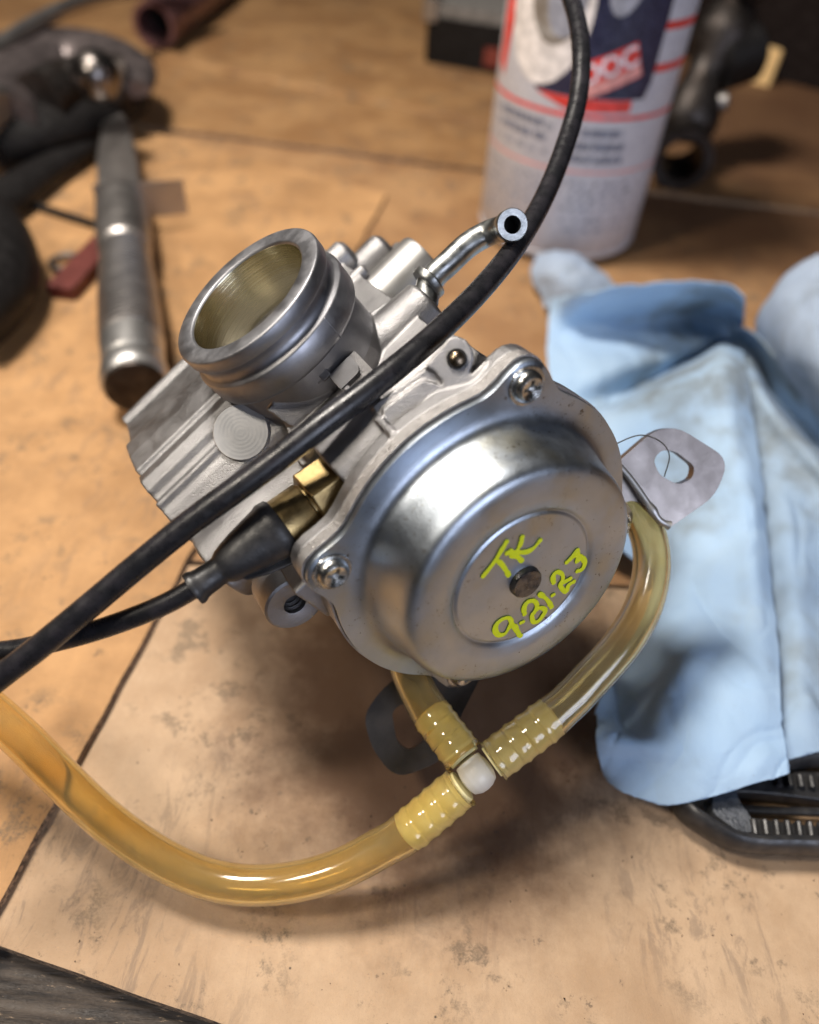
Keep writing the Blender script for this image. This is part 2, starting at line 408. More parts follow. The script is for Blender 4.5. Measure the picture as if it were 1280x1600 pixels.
sheet('cardboard_sheet', [(-60, 12.15), (-30, 12.15)]+jag((-30, 12.15), (60, 15.15), 60, .03, 6)+[(95, 17), (95, 70), (-60, 60)], -.42, 0.0, M['card_warm_lit'],  # split off the near sheet to colour in the farther, warmer light
      'cardboard under the blue towel and behind the carburetor, warmer dim light put in its colour')
c1 = at(605, 303, .2); c2 = at(5, 1400, .2); d = (c2-c1).normalized(); c2 = c2+d*6; c3 = at(225, 203, .2); d3 = (c3-c1).normalized(); c3 = c3+d3*18
sheet('cardboard_sheet', jag(c1, c2, 120, .04, 9)+[(c2.x, c2.y), (c2.x-16, c2.y+2), (c3.x-8, c3.y-6)]+jag((c3.x, c3.y), (c1.x, c1.y), 30, .05, 5)[0:], .012, .22, M['card_left'],
      'orange tan cardboard sheet under the knife, its corner behind the carburetor')
f1 = at(300, 205, .25); f2 = at(744, 262, .25); d = (f2-f1).normalized(); f1 = f1-d*30; f2 = f2+d*60
sheet('cardboard_sheet', jag(f1, f2, 60, .12, 2)+[(f2.x, f2.y), (93, 185), (-68, 185)], .012, .26, M['card_far'],
      'brown cardboard sheet at the back under the spray can and the tube')
# raised crease of the far sheet
r1 = at(230, 80, .28); r2 = at(770, 190, .28); g = G()
tube(g, [r1+(r2-r1)*t*(1/30)+V((0, 0, .05*math.sin(t*1.7))) for t in range(-6, 40)], .9, 16, True, (Z3, .22))
o = obj('fold_ridge', g, M['card_far']); o.parent = bpy.data.objects['cardboard_sheet.003']

# ------------------------------------------------------------------ CARBURETOR (own frame: A = cover axis, B = bore axis, C = shaft axis)
A = V((.5032934, -.84355909, .18736013)); B = V((-.55139222, -.14661058, .82107853)); C = V((.66515928, .51655233, .53892006))
O = V((2.01244631, 7.77244741, 6.54251373))
def T(a, b, c): return O+A*a+B*b+C*c
def on_a(px, py, a):
    r = ray(px, py); t = (a-(CAM-O).dot(A))/r.dot(A); return CAM+r*t
NB = (A+B).normalized()
carb = thing('carburetor', (O.x-2.5, O.y+4, 0), 'silver carburetor lying on cardboard, round steel cover marked in yellow paint', 'carburetor')

def R_out(th, grow=0.0):
    """flange outline radius; th measured from B towards C; four screw ears"""
    e_ = math.atan2(2.12, 2.22); r = 2.93
    for q in (e_, -e_, math.pi-e_, -math.pi+e_):
        d = (th-q+math.pi) % (2*math.pi)-math.pi
        r = max(r, 2.93) + .50*math.exp(-abs(d/.165)**2.4)
    return r+grow
def cap(u): return u
# stamped steel cover: polar sheet
g = G(); seg = 220
prof = [(0, -.055), (.30, -.055), (.40, -.075), (.9, -.078), (1.25, -.075), (1.305, -.075), (1.325, -.10), (1.345, -.10), (1.365, -.07), (1.45, -.045), (1.56, -.012), (1.66, .0), (1.80, .0), (1.94, -.002),
        (2.05, -.012), (2.12, -.035), (2.17, -.075), (2.205, -.13), (2.235, -.21), (2.265, -.34), (2.30, -.50), (2.335, -.64), (2.37, -.78), (2.40, -.89), (2.435, -.97), (2.49, -1.04), (2.57, -1.08), (2.66, -1.095), (2.72, -1.10)]
rings = []; vs = []; fs = []
for r, h in prof:
    if r == 0: rings.append([0]); vs.append(T(h, 0, 0)); continue
    rings.append([len(vs)+k for k in range(seg)])
    for k in range(seg):
        t = 2*math.pi*k/seg; vs.append(T(h, r*math.cos(t), r*math.sin(t)))
for (s_, h) in ((.35, -1.10), (.75, -1.10), (.985, -1.10), (1.0, -1.115), (1.004, -1.19), (.99, -1.20)):
    rings.append([len(vs)+k for k in range(seg)])
    for k in range(seg):
        t = 2*math.pi*k/seg; r = 2.72+(R_out(t)-2.72)*s_; vs.append(T(h, r*math.cos(t), r*math.sin(t)))
for r0, r1 in zip(rings, rings[1:]):
    for k in range(seg):
        k2 = (k+1) % seg
        fs.append([r0[0], r1[k], r1[k2]] if len(r0) == 1 else [r0[k], r1[k], r1[k2], r0[k2]])
g.add(vs, fs); cover = obj('cover', g, M['dome'], carb, angle=60)
# rivet in the middle
g = G(); lathe(g, [(0, -.08), (.30, -.08), (.285, .03), (.265, .055), (.235, .06), (0, .058)], O, A, 40)
sub('rivet', g, M['rivet'], cover)
# paint-marker lettering, pressed on the cover's face
K = 4.571
def stroke(g, pts, wd=.030):
    P3 = [on_a(680+x/K, 760+y/K, -.062) for x, y in pts]
    P3 = spline(P3, .02) if len(P3) > 2 else [P3[0]+(P3[1]-P3[0])*i/6 for i in range(7)]
    n = len(P3); tube(g, P3, lambda t: wd*(.84+.26*noise.noise(V((t*6, n*.7, 1.3)))+.1*math.sin(t*9+n))*(1 if .03 < t < .97 else .8), 12, True, (A, .22))
    for p in (P3[0], P3[-1]):
        lathe(g, [(0, .01), (wd*.55, .009), (wd*.85, .004), (wd*.9, -.004), (0, -.008)], p, A, 14)
letters = {
 'T': [[(345, 640), (385, 590), (430, 530), (475, 455), (510, 398)], [(438, 528), (470, 550), (500, 590), (526, 635)]],
 'K': [[(622, 365), (612, 410), (592, 450), (575, 492)], [(515, 478), (545, 470), (600, 472), (660, 466), (705, 440), (750, 388)], [(560, 492), (590, 505), (620, 532)], [(540, 462), (545, 492), (560, 500)]],
 '9': [[(535, 1000), (500, 1052), (455, 1062), (430, 1030), (440, 985), (480, 950), (525, 940), (545, 970), (528, 1012)], [(540, 955), (562, 1000), (590, 1040), (612, 1068)], [(575, 1000), (600, 1062)]],
 'dot': [[(614, 975), (630, 968)]],
 '2': [[(640, 912), (636, 868), (660, 828), (705, 818), (728, 848), (716, 888), (692, 920), (702, 968), (738, 962), (775, 915), (786, 884), (748, 868), (706, 905)]],
 '1': [[(748, 770), (785, 795), (812, 825), (832, 862)]],
 'dot.': [[(838, 780), (848, 774)]],
 '2.': [[(848, 688), (843, 645), (872, 612), (908, 628), (912, 668), (892, 705), (925, 752), (942, 748), (952, 708), (990, 682)], [(900, 700), (930, 680), (965, 660)]],
 '3': [[(942, 542), (985, 500), (1018, 452), (1022, 500), (1012, 540), (1048, 512), (1070, 545), (1050, 592), (1018, 605)], [(1000, 490), (1035, 500), (1060, 530)]],
}
for k_, ss in letters.items():
    g = G()
    for s_ in ss: stroke(g, s_, .046 if 'dot' in k_ else .056)
    sub('paint_mark', g, M['yellow'], cover)
# screws on the ears
def screw(th, ang, hb):
    p = T(0, math.cos(th)*3.02, math.sin(th)*3.02); g = G()
    lathe(g, [(0, -1.0), (0, -.98), (.10, -.955), (.19, -.93), (.24, -.965), (.265, -1.02), (.27, -1.09), (.25, -1.11), (0, -1.11)][::-1], p, A, 44)
    s = obj('screw', g, M['screw'], carb); e1, e2, n = frame(A, B)
    u = e1*math.cos(ang)+e2*math.sin(ang); v = n.cross(u)
    cut = G(); box(cut, p, u, v, n, (-.155, -.034, -1.02), (.155, .034, -.8)); box(cut, p, u, v, n, (-.034, -.155, -1.02), (.034, .155, -.8))
    lathe(cut, [(0, -1.05), (.075, -.99), (.09, -.8), (0, -.8)], p, A, 16)
    c_ = obj('cutter', cut, M['void'], carb); c_.parent = s
    b_ = s.modifiers.new('cut', 'BOOLEAN'); b_.object = c_; b_.solver = 'EXACT'; b_.use_self = True; bpy.context.view_layer.update(); bake(s)
    bpy.data.objects.remove(c_)
    s.data.shade_smooth(); s.data.set_sharp_from_angle(angle=math.radians(40))
    g = G(); lathe(g, [(.18, -1.105), (.325, -1.105), (.335, -1.09), (.325, -1.07), (.18, -1.068)], p, A, 40)
    sub('washer', g, M['screw'], s)
e_ = math.atan2(2.12, 2.22)
screw(e_, .9, 0); screw(-e_, .5, 0); screw(math.pi-e_, .2, 0); screw(math.pi+e_, 1.1, 0)
# diaphragm gasket and filed casting flange
def ring_plate(g, h0, h1, grow, n=200, inner=2.2):
    out = [(R_out(2*math.pi*k/n, grow)*math.cos(2*math.pi*k/n), R_out(2*math.pi*k/n, grow)*math.sin(2*math.pi*k/n)) for k in range(n)]
    prism(g, out, O, B, C, A, h0, h1)
g = G(); ring_plate(g, -1.235, -1.19, .012); obj('gasket', g, M['rubber'], carb)
g = G(); ring_plate(g, -1.46, -1.235, .045); obj('casting_rim', g, M['filed'], carb, bevel=.025)

# main casting: overlapping solids melted into one skin
g = G()
ring_plate(g, -1.72, -1.44, .05)
cyl(g, T(-1.8, 0, 0), T(-5.2, 0, 0), 2.35, 2.2, 64)
# float bowl block, ribs parallel to C
top = [(-9.45, 1.2), (-9.46, 2.1), (-9.36, 2.45), (-9.12, 2.74), (-8.94, 2.84), (-8.82, 2.82), (-8.72, 2.74), (-8.1, 2.82), (-7.50, 2.92), (-7.30, 3.08), (-7.15, 3.14), (-6.6, 3.18), (-6.02, 3.16), (-5.95, 3.08), (-5.88, 3.07), (-5.78, 3.14), (-5.55, 3.16), (-5.32, 3.06),
       (-5.22, 2.93), (-5.12, 2.88), (-5.03, 2.90), (-4.98, 2.95), (-4.90, 2.93), (-4.83, 2.82), (-4.70, 2.76), (-4.45, 2.56), (-4.28, 2.25), (-4.1, 1.4)]
body_out = [(-9.3, -2.4), (-8.9, -2.9)]+[] 
out = [(-9.0, -2.9), (-9.4, -2.4)]+top+[(-3.6, .9), (-3.6, -2.4), (-4.0, -2.9)]
out = [(-9.0, -.2), (-9.4, .3)]+top+[(-3.9, .9), (-3.9, .3), (-4.2, -.2)]
prism(g, out, O, A, B, C, -3.98, -.2)
prism(g, [(-8.6, -2.6), (-8.8, -1), (-8.8, .4), (-5.2, .4), (-5.0, -1.6), (-5.4, -2.6)], O, A, B, C, -3.3, 0)
prism(g, [(-9.0, -2.4), (-9.4, -2.0), (-9.4, 2.0), (-9.0, 2.5), (-3.6, 2.2), (-3.6, -2.4)], O, A, B, C, -2.3, 2.0)
# walls joining bowl and chamber
cyl(g, T(-4.0, 1.55, -3.95), T(-4.0, 1.55, -.6), .78, seg=48)
box(g, O, A, B, C, (-4.6, -2.2, -2.6), (-1.9, 1.6, 2.3))
box(g, O, A, B, C, (-4.0, .9, -2.9), (-1.7, 1.85, -1.2))
# neck under the inlet
cyl(g, T(-5.45, 1.0, -.05), T(-5.45, 3.30, -.05), 1.5, 1.5, 64)
# starter boss
cyl(g, T(-2.45, 2.20, -1.0), T(-2.45, 2.20, .35), .88, seg=56, bev=.03)
# thin rib across the chamber
box(g, O, A, B, C, (-3.3, 1.6, .02), (-1.5, 3.02, .14))
# details laid out on planes: outline, plane normal, thickness
def pdepth(px, py, a): return -RZc.dot(on_a(px, py, a)-CAM)
def pxprism(g, px_pts, c0, nrm, thick, r=.03, up=0.0):
    nrm = nrm.normalized(); e1 = (C-nrm*C.dot(nrm)).normalized(); e2 = nrm.cross(e1)
    def loc(p):
        r_ = ray(*p); t = (c0-CAM).dot(nrm)/r_.dot(nrm); q = CAM+r_*t-c0; return (q.dot(e1), q.dot(e2))
    return prism(g, round_poly([loc(p) for p in px_pts], r), c0, e1, e2, nrm, -thick, up)
pxprism(g, [(578, 636), (690, 556), (712, 604), (700, 612), (676, 608), (655, 616), (612, 664)], on_a(640, 620, -2.0), NB, 1.2, .06)
pxprism(g, [(600, 690), (660, 640), (712, 612), (760, 560), (740, 640), (640, 720)], on_a(680, 640, -1.62), NB, .9, .06)
pxprism(g, [(664, 574), (699, 529), (713, 523), (730, 531), (741, 548), (740, 568), (729, 589), (708, 619), (678, 579)], on_a(714, 562, -1.85), NB, .28, .10)
pxprism(g, [(606, 668), (596, 640), (660, 592), (704, 606), (716, 622), (650, 656)], on_a(655, 630, -1.80), NB, 1.0, .06)
# arm carrying the pipe
cyl(g, T(-4.92, 1.98, -.3), T(-4.92, 1.98, 2.42), .60, .52, 48, .06)
pxprism(g, [(500, 560), (560, 500), (640, 446), (655, 500), (560, 600), (520, 610)], T(-4.6, 2.2, .8), (B*1.0+A*.35), .9, .15)
# steps between the spigot and the cable
pxprism(g, [(415, 640), (490, 580), (520, 612), (455, 668)], T(-3.95, 2.75, -.9), (A+B*.8), .9, .05)
pxprism(g, [(440, 650), (505, 598), (570, 650), (470, 735)], T(-3.6, 2.45, -.8), (A*.7+B), .9, .2)
cyl(g, T(-3.75, 2.35, -1.3), T(-3.75, 2.35, .1), .36, seg=40)
cyl(g, T(-3.75, 1.5, .1), T(-3.75, 1.5, 2.0), .75, seg=40)
# cylinders at the back right
def cpx(px, py, d, L, r, b=.05): p = at_depth(px, py, d); cyl(g, p-C*L, p, r, seg=40, bev=b)
cyl(g, T(-6.85, 1.55, .2), T(-6.85, 1.55, 1.75), .60, seg=48)
cpx(548, 392, 16.3, 1.6, .36, .12)
cpx(606, 384, 17.0, 2.2, .40, .12)
cpx(640, 392, 17.3, 2.4, .36, .12)
cpx(572, 420, 15.6, .5, .16)
# engine-side spigot
cyl(g, T(-5.4, -1.5, 0), T(-5.4, -4.2, 0), 1.75, seg=48, bev=.1)
# lower-left boss
bc = on_a(461, 944, -2.05)
cyl(g, bc-A*1.6, bc-A*.62, .46, seg=40)
bb = T(-2.2, 1.15, -2.3); d_ = (bb-bc); 
prism(g, [(-.47, .38), (.47, .38), (.55, d_.length), (-.55, d_.length)], bc-A*.02, d_.normalized().cross(A), d_.normalized(), A, -1.55, 0)
body = obj('body_casting', g, M['cast'], carb, smooth=False, normals=False)
rm = body.modifiers.new('melt', 'REMESH'); rm.mode = 'VOXEL'; rm.voxel_size = .028*S; rm.use_smooth_shade = True
sm = body.modifiers.new('soft', 'SMOOTH'); sm.factor = .5; sm.iterations = 2
bpy.context.view_layer.update(); bake(body)
# boss with a threaded hole
g = G(); pr = [(.20, 0)]
for k in range(8): pr += [(.205, -.06-.12*k), (.245, -.12-.12*k)]
pr += [(.2, -1.1), (0, -1.12)]
lathe(g, pr[::-1]+[(.235, .015), (.50, .015), (.54, -.02), (.55, -.7), (.3, -.9)], bc, A, 56)
obj('threaded_boss', g, M['cast'], carb, angle=40)
# inlet spigot
g = G(); I = T(-5.445, 0, -.05)
lathe(g, [(1.225, 4.39), (1.245, 4.428), (1.27, 4.438), (1.545, 4.438), (1.575, 4.425), (1.590, 4.39), (1.59, 4.20), (1.575, 4.16), (1.52, 4.10), (1.505, 4.02), (1.515, 3.95), (1.56, 3.88), (1.62, 3.86), (1.645, 3.82), (1.645, 3.42), (1.62, 3.36), (1.5, 3.32), (1.5, 2.6), (1.0, 2.6)], I, B, 128)
inl = obj('inlet_spigot', g, M['cast_fine'], carb, angle=50)
g = G(); lathe(g, [(1.236, 4.40), (1.225, 4.34), (1.215, 3.0), (1.10, 2.4), (1.02, 1.2), (1.02, .2), (0, .2)], I, B, 96); sub('bore', g, M['bore'], inl, angle=60)
# parting line nub on the spigot
g = G(); p = I+(A*.93+C*.42).normalized()*1.595; box(g, p, (C*.93-A*.42).normalized(), (A*.93+C*.42).normalized(), B, (-.018, -.06, 3.35), (.018, .055, 3.84)); sub('parting_line', g, M['cast_fine'], inl, bevel=.015)
# spot-faced pad
pc = T(-4.72, 2.93, -1.86); pc = pc+(pc-CAM).normalized()*.04; g = G(); cyl(g, pc-NB*.9, pc+NB*.02, .52, seg=64, bev=.012)
obj('spotfaced_boss', g, pad_mat((pc+NB*.02-carb.location/S)), carb)
# stepped clip block with a rounded window
pl = at_depth(548, 583, 12.95); e1 = C; e2 = NB.cross(C)
g = G(); prism(g, round_poly([(-.32, -.24), (.32, -.24), (.32, .24), (-.32, .24)], [.02, .02, .02, .12]), pl, e1, e2, NB, -.5, .0)
stp = obj('clip_block', g, M['cast'], carb, bevel=.02)
g = G(); prism(g, round_poly([(-.31, -.10), (.18, -.10), (.20, .22), (-.31, .22)], [.02, .14, .05, .02]), pl, e1, e2, NB, -.02, .07); sub('raised_pad', g, M['cast_fine'], stp, bevel=.02)
g = G(); pk = at_depth(497, 583, 13.0); box(g, pk, e1, e2, NB, (-.12, -.16, -.2), (.10, .14, .04)); box(g, pk, e1, e2, NB, (-.03, -.2, .0), (.16, .02, .10)); obj('stop_tab', g, M['cast'], carb, bevel=.02)
# pin in the lug
lc = on_a(714, 561, -1.85)+NB*.03; g = G(); lathe(g, [(0, .075), (.07, .065), (.115, .03), (.125, -.02), (.125, -.1), (0, -.1)], lc, NB, 28); pn = obj('lug_pin', g, M['pin'], carb)
g = G(); lathe(g, [(.122, .012), (.158, .012), (.16, -.02), (.122, -.02)], lc, NB, 32); sub('pin_hole', g, M['void'], pn)
# steel vent pipe, bent, open end towards the viewer
pp = [T(-4.92, 2.02, 2.35), at_depth(672, 440, 14.35), at_depth(700, 412, 14.35), at_depth(730, 384, 14.40), at_depth(756, 368, 14.42), at_depth(776, 360, 14.25), at_depth(790, 356, 13.95), at_depth(801, 351, 13.45)]
sp_ = spline(pp, .06)
g = G(); hollow(g, sp_, .245, .16, 36); pipe = obj('vent_pipe', g, M['steel'], carb, angle=60)
d_ = (sp_[-1]-sp_[-4]).normalized(); g = G(); lathe(g, [(.2, -.5), (.25, -.42), (.290, -.3), (.292, -.025), (.275, .0), (.215, .0), (.20, -.03), (.197, -.5)], sp_[-1], d_, 48); sub('pipe_lip', g, M['steel'], pipe)
d2 = (pp[2]-pp[1]).normalized(); g = G(); lathe(g, [(.2, -.12), (.34, -.12), (.36, -.09), (.36, .03), (.33, .06), (.27, .08), (.22, .09)], pp[1], d2, 44); sub('pipe_collar', g, M['steel'], pipe)
g = G(); lathe(g, [(0, -.42), (.198, -.42)], sp_[-1], d_, 24); sub('pipe_hollow', g, M['void'], pipe)
# polished plug cylinder at the back right
g = G(); q0 = T(-6.85, 1.55, 1.62); lathe(g, [(0, 0), (.66, 0), (.68, .02), (.68, .07), (.66, .09), (.655, .12), (.655, 1.62), (.62, 1.70), (.5, 1.72), (0, 1.72)], q0, C, 64); pg = obj('plug', g, M['pommel'], carb)
# mounting brackets
def plate(px_pts, dep, thick, mat, hole, name, r, tilt=V((0, 0, 0))):
    ex, ey, ez = cam_frame(); nrm = (ez+tilt).normalized(); e1 = (ex-nrm*ex.dot(nrm)).normalized(); e2 = nrm.cross(e1)
    cx = sum(p[0] for p in px_pts)/len(px_pts); cy = sum(p[1] for p in px_pts)/len(px_pts); c0 = at_depth(cx, cy, dep)
    def loc(p):
        r_ = ray(*p); t = (c0-CAM).dot(nrm)/r_.dot(nrm); q = CAM+r_*t-c0; return (q.dot(e1), q.dot(e2))
    g = G(); prism(g, round_poly([loc(p) for p in px_pts], r), c0, e1, e2, nrm, -thick, 0, [round_poly([loc(p) for p in hole], .35, 8)])
    return obj(name, g, mat, carb, bevel=.06)
plate([(905, 800), (965, 722), (1042, 656), (1140, 718), (1118, 775), (1042, 828), (985, 770), (940, 830)], 14.6, .26, M['bracket'], [(1021, 718), (1034, 703), (1056, 705), (1086, 729), (1082, 748), (1060, 758), (1030, 742)], 'mounting_bracket', [.05, .2, .55, .65, .3, .12, .5, .05], V((.04, -.16, 0)))
lip = spline([at_depth(962, 722, 14.4), at_depth(985, 748, 14.4), at_depth(1012, 786, 14.4), at_depth(1030, 812, 14.42), at_depth(1046, 821, 14.45)], .06)
g = G(); tube(g, lip, lambda t: .065+.035*max(0, math.sin(t*20))*(t > .55), 16); sub('bent_lip', g, M['pommel'], bpy.data.objects['mounting_bracket'])
plate([(640, 1040), (592, 1082), (568, 1118), (580, 1168), (618, 1218), (690, 1190), (720, 1120), (760, 1040)], 15.4, .22, M['bracket_dark'], [(612, 1112), (630, 1098), (660, 1110), (672, 1150), (640, 1174), (620, 1160)], 'lower_bracket', [.05, .3, .45, .5, .6, .3, .2, .05], V((0, .25, 0)))

# ------------------------------------------------------------------ choke cable with rubber boot and brass fittings
ck = thing('choke_cable', T(-2.4, 2.3, -2.5)*1, 'thin black cable ending in a rubber boot and brass nut on the carburetor', 'cable')
ax0 = T(-2.42, 2.22, -1.0); ax1 = at_depth(305, 918, 11.75); ad = (ax1-ax0).normalized()
g = G(); e1, e2, n = frame(ad, B-A*.1)
def hexring(r): return [(r*math.cos(math.radians(60*k+12)), r*math.sin(math.radians(60*k+12))) for k in range(6)]
prism(g, hexring(.62), ax0, e1, e2, n, -.1, .72); obj('brass_nut', g, M['brass'], ck, bevel=.03, smooth=False)
g = G(); lathe(g, [(0, .5), (.40, .6), (.42, .76), (.45, .77), (.47, .80), (.47, 1.42), (.44, 1.45), (0, 1.46)], ax0, ad, 56); obj('brass_sleeve', g, M['brass'], ck)
g = G(); L = (ax1-ax0).length
lathe(g, [(.38, 1.30), (.48, 1.30), (.515, 1.33), (.53, 1.40), (.53, 1.50), (.50, 1.56), (.455, 1.80), (.40, 2.06), (.345, 2.28), (.30, 2.42), (.265, 2.48), (.24, 2.52), (.235, 2.58), (.245, 2.84), (.255, 2.90), (.285, 2.96), (.292, 3.01), (.28, 3.05), (.18, 3.06), (.10, 3.04)], ax0, ad, 64)
boot = obj('rubber_boot', g, M['rubber'], ck, angle=60)
g = G(); # moulded seam fin on the underside
fd = (-NB*.15+ad.cross(NB)).normalized()
fd = fd if fd.dot(cam_frame()[1]) < 0 else -fd
prism(g, [(1.3, .30), (1.3, .60), (1.5, .62), (1.9, .53), (2.25, .40), (2.4, .2)], ax0, ad, fd, ad.cross(fd), -.035, .035); sub('seam_fin', g, M['rubber'], boot, bevel=.015)
q = ax0+ad*2.95
g = G(); tube(g, spline([q, at_depth(262, 942, 11.8), at_depth(205, 966, 11.9), at_depth(140, 988, 12.0), at_depth(70, 1006, 12.1), at_depth(0, 1018, 12.2), at_depth(-90, 1022, 12.4), at_depth(-200, 1010, 12.6)], .1), .172, 28); obj('sheath', g, M['blackp'], ck)

# ------------------------------------------------------------------ thick black cable in front of the carburetor
pts = [(-140, 1165, 12.0), (-60, 1105, 11.9), (0, 1058, 11.8), (60, 1012, 11.7), (130, 955, 11.6), (210, 888, 11.5), (300, 815, 11.4), (400, 742, 11.35), (500, 666, 11.4), (600, 590, 11.7), (690, 514, 12.3),
       (760, 443, 13.2), (812, 376, 14.2), (852, 305, 15.1), (882, 230, 15.7), (903, 155, 16.1), (908, 80, 16.5), (896, 10, 17.2), (866, -60, 18.2), (810, -150, 19.8)]
g = G(); tube(g, spline([at_depth(*p) for p in pts], .1), .205, 32)
solo('control_cable', g, M['blackp'], 'thick glossy black cable crossing in front of the carburetor and the spray can', 'cable')

# ------------------------------------------------------------------ vent hoses joined by a white tee
HK = 1.05
def hd_at(x, y, d): return at_depth(x, y, d*HK)
hs = thing('breather_hose', at(745, 1210, 0), 'amber see-through hoses joined by a white plastic tee below the cover', 'hose')
tp = hd_at(745, 1209, 13.1)
qa = hd_at(640, 1297, 13.15); qb = hd_at(872, 1112, 13.25); qc = hd_at(672, 1112, 13.6)
da = (qa-tp).normalized(); db = (qb-tp).normalized(); dc = (qc-tp).normalized()
g = G(); tube(g, [tp+da*.25, tp+da*.1, tp, tp+db*.1, tp+db*.25], .27, 40); tube(g, [tp, tp+dc*.28], .27, 40); lathe(g, [(0, -.30), (.15, -.29), (.27, -.24), (.33, -.12), (.345, 0), (.33, .12), (.27, .24), (.15, .29), (0, .30)], tp, da, 40)
tee = obj('tee_fitting', g, M['nylon'], hs); tee.modifiers.new('m', 'REMESH').voxel_size = .02*S; tee.modifiers['m'].mode = 'VOXEL'; tee.modifiers.new('s', 'SMOOTH').iterations = 4
bpy.context.view_layer.update(); bake(tee); tee.data.shade_smooth()
def barbs(d, n=3, L=1.15):
    pr = [(0, .34), (.30, .34), (.31, .40)]
    for k in range(n):
        h = .50+k*(L-.50)/n; pr += [(.305, h), (.345, h+.04), (.35, h+.09), (.315, h+.26)]
    pr += [(.29, L), (.25, L+.03), (0, L+.03)]
    g = G(); lathe(g, pr, tp, d, 40); sub('barbed_stem', g, M['barb'], tee, angle=25)
barbs(da, 4, 1.72); barbs(db, 4, 1.78); barbs(dc, 3, 1.42)
def barb_r(L0, L, base, n=4):
    def f(s):
        if s > L: return base
        k = ((s-.2)/((L-.2)/n)) % 1.0
        return base+.022+.030*math.exp(-((k-.28)/.17)**2)
    return f
def hose(pts, mat, ro=.365, ri=.27, L=1.36):
    P3 = spline(pts, .06); s = 0; ss = [0]
    for i in range(1, len(P3)): s += (P3[i]-P3[i-1]).length; ss.append(s)
    fo = barb_r(0, L, ro); tot = ss[-1]; n = len(P3)
    g = G()
    def wrap(base):
        def f(t):
            x = ss[min(n-1, int(round(t*(n-1))))]
            e_ = .035*max(0, 1-abs(x-L)/.25) if x > L else 0
            return (fo(x)-ro)+base+e_ if x <= L else base+(.025*max(0, 1-(x-L)/.3))
        return f
    a = G(); tube(a, P3, wrap(ro), 36, False); b = G(); tube(b, P3, wrap(ri), 36, False)
    o_ = len(a.v); fs = a.f+[[i+o_ for i in f][::-1] for f in b.f]
    for k in range(36):
        k2 = (k+1) % 36; fs.append([k2, k, o_+k, o_+k2]); e_ = (n-1)*36; fs.append([e_+k, e_+k2, o_+e_+k2, o_+e_+k])
    g.add(a.v+b.v, fs); return obj('hose', g, mat, hs, angle=80, normals=False)
st = .38
hose([tp+da*st, qa, hd_at(600, 1322, 13.2), hd_at(520, 1362, 13.25), hd_at(430, 1382, 13.3), hd_at(340, 1377, 13.35), hd_at(255, 1343, 13.4), hd_at(170, 1285, 13.4), hd_at(95, 1215, 13.35), hd_at(30, 1150, 13.3), hd_at(-40, 1090, 13.3), hd_at(-130, 1030, 13.3)], M['hose'])
hose([tp+db*st, qb, hd_at(925, 1060, 13.35), hd_at(975, 1002, 13.5), hd_at(1008, 940, 13.7), hd_at(1019, 872, 14.0), hd_at(1003, 810, 14.3), hd_at(965, 752, 14.6), hd_at(915, 712, 15.0), hd_at(860, 690, 15.6)], M['hose_pale'])
hose([tp+dc*st, qc, hd_at(645, 1062, 13.8), hd_at(630, 1010, 14.1), hd_at(625, 960, 14.5)], M['hose'], L=1.05)

# ------------------------------------------------------------------ grit and crumbs lying on the cardboard
rg = random.Random(11); g = G()
for i in range(150):
    p = at(rg.uniform(0, 1280), rg.uniform(900, 1600), 0.0); r = rg.choice((.012, .015, .02, .03)); q = [p+V((rg.uniform(-1, 1), rg.uniform(-1, 1), 0)).normalized()*r*rg.uniform(.7, 1.3) for _ in range(3)]
    z0 = .222 if i < 0 else .004
    g.add([V((a.x, a.y, z0)) for a in q]+[V((p.x, p.y, z0+r*1.1))], [[0, 1, 2], [0, 1, 3], [1, 2, 3], [2, 0, 3]])
tag(obj('grit', g, M['darkmetal'], smooth=False), 'dark grit and crumbs scattered over the near cardboard', 'grit', kind='stuff')

# ------------------------------------------------------------------ loose hair on the bracket
g = G(); tube(g, spline([at_depth(930, 712, 14.0), at_depth(962, 694, 14.0), at_depth(1000, 680, 14.1), at_depth(1032, 690, 14.1), at_depth(1046, 712, 14.15), at_depth(1038, 745, 14.3)], .05), .012, 8)
solo('loose_hair', g, M['hair'], 'thin dark hair curling over the hole of the right bracket', 'hair')

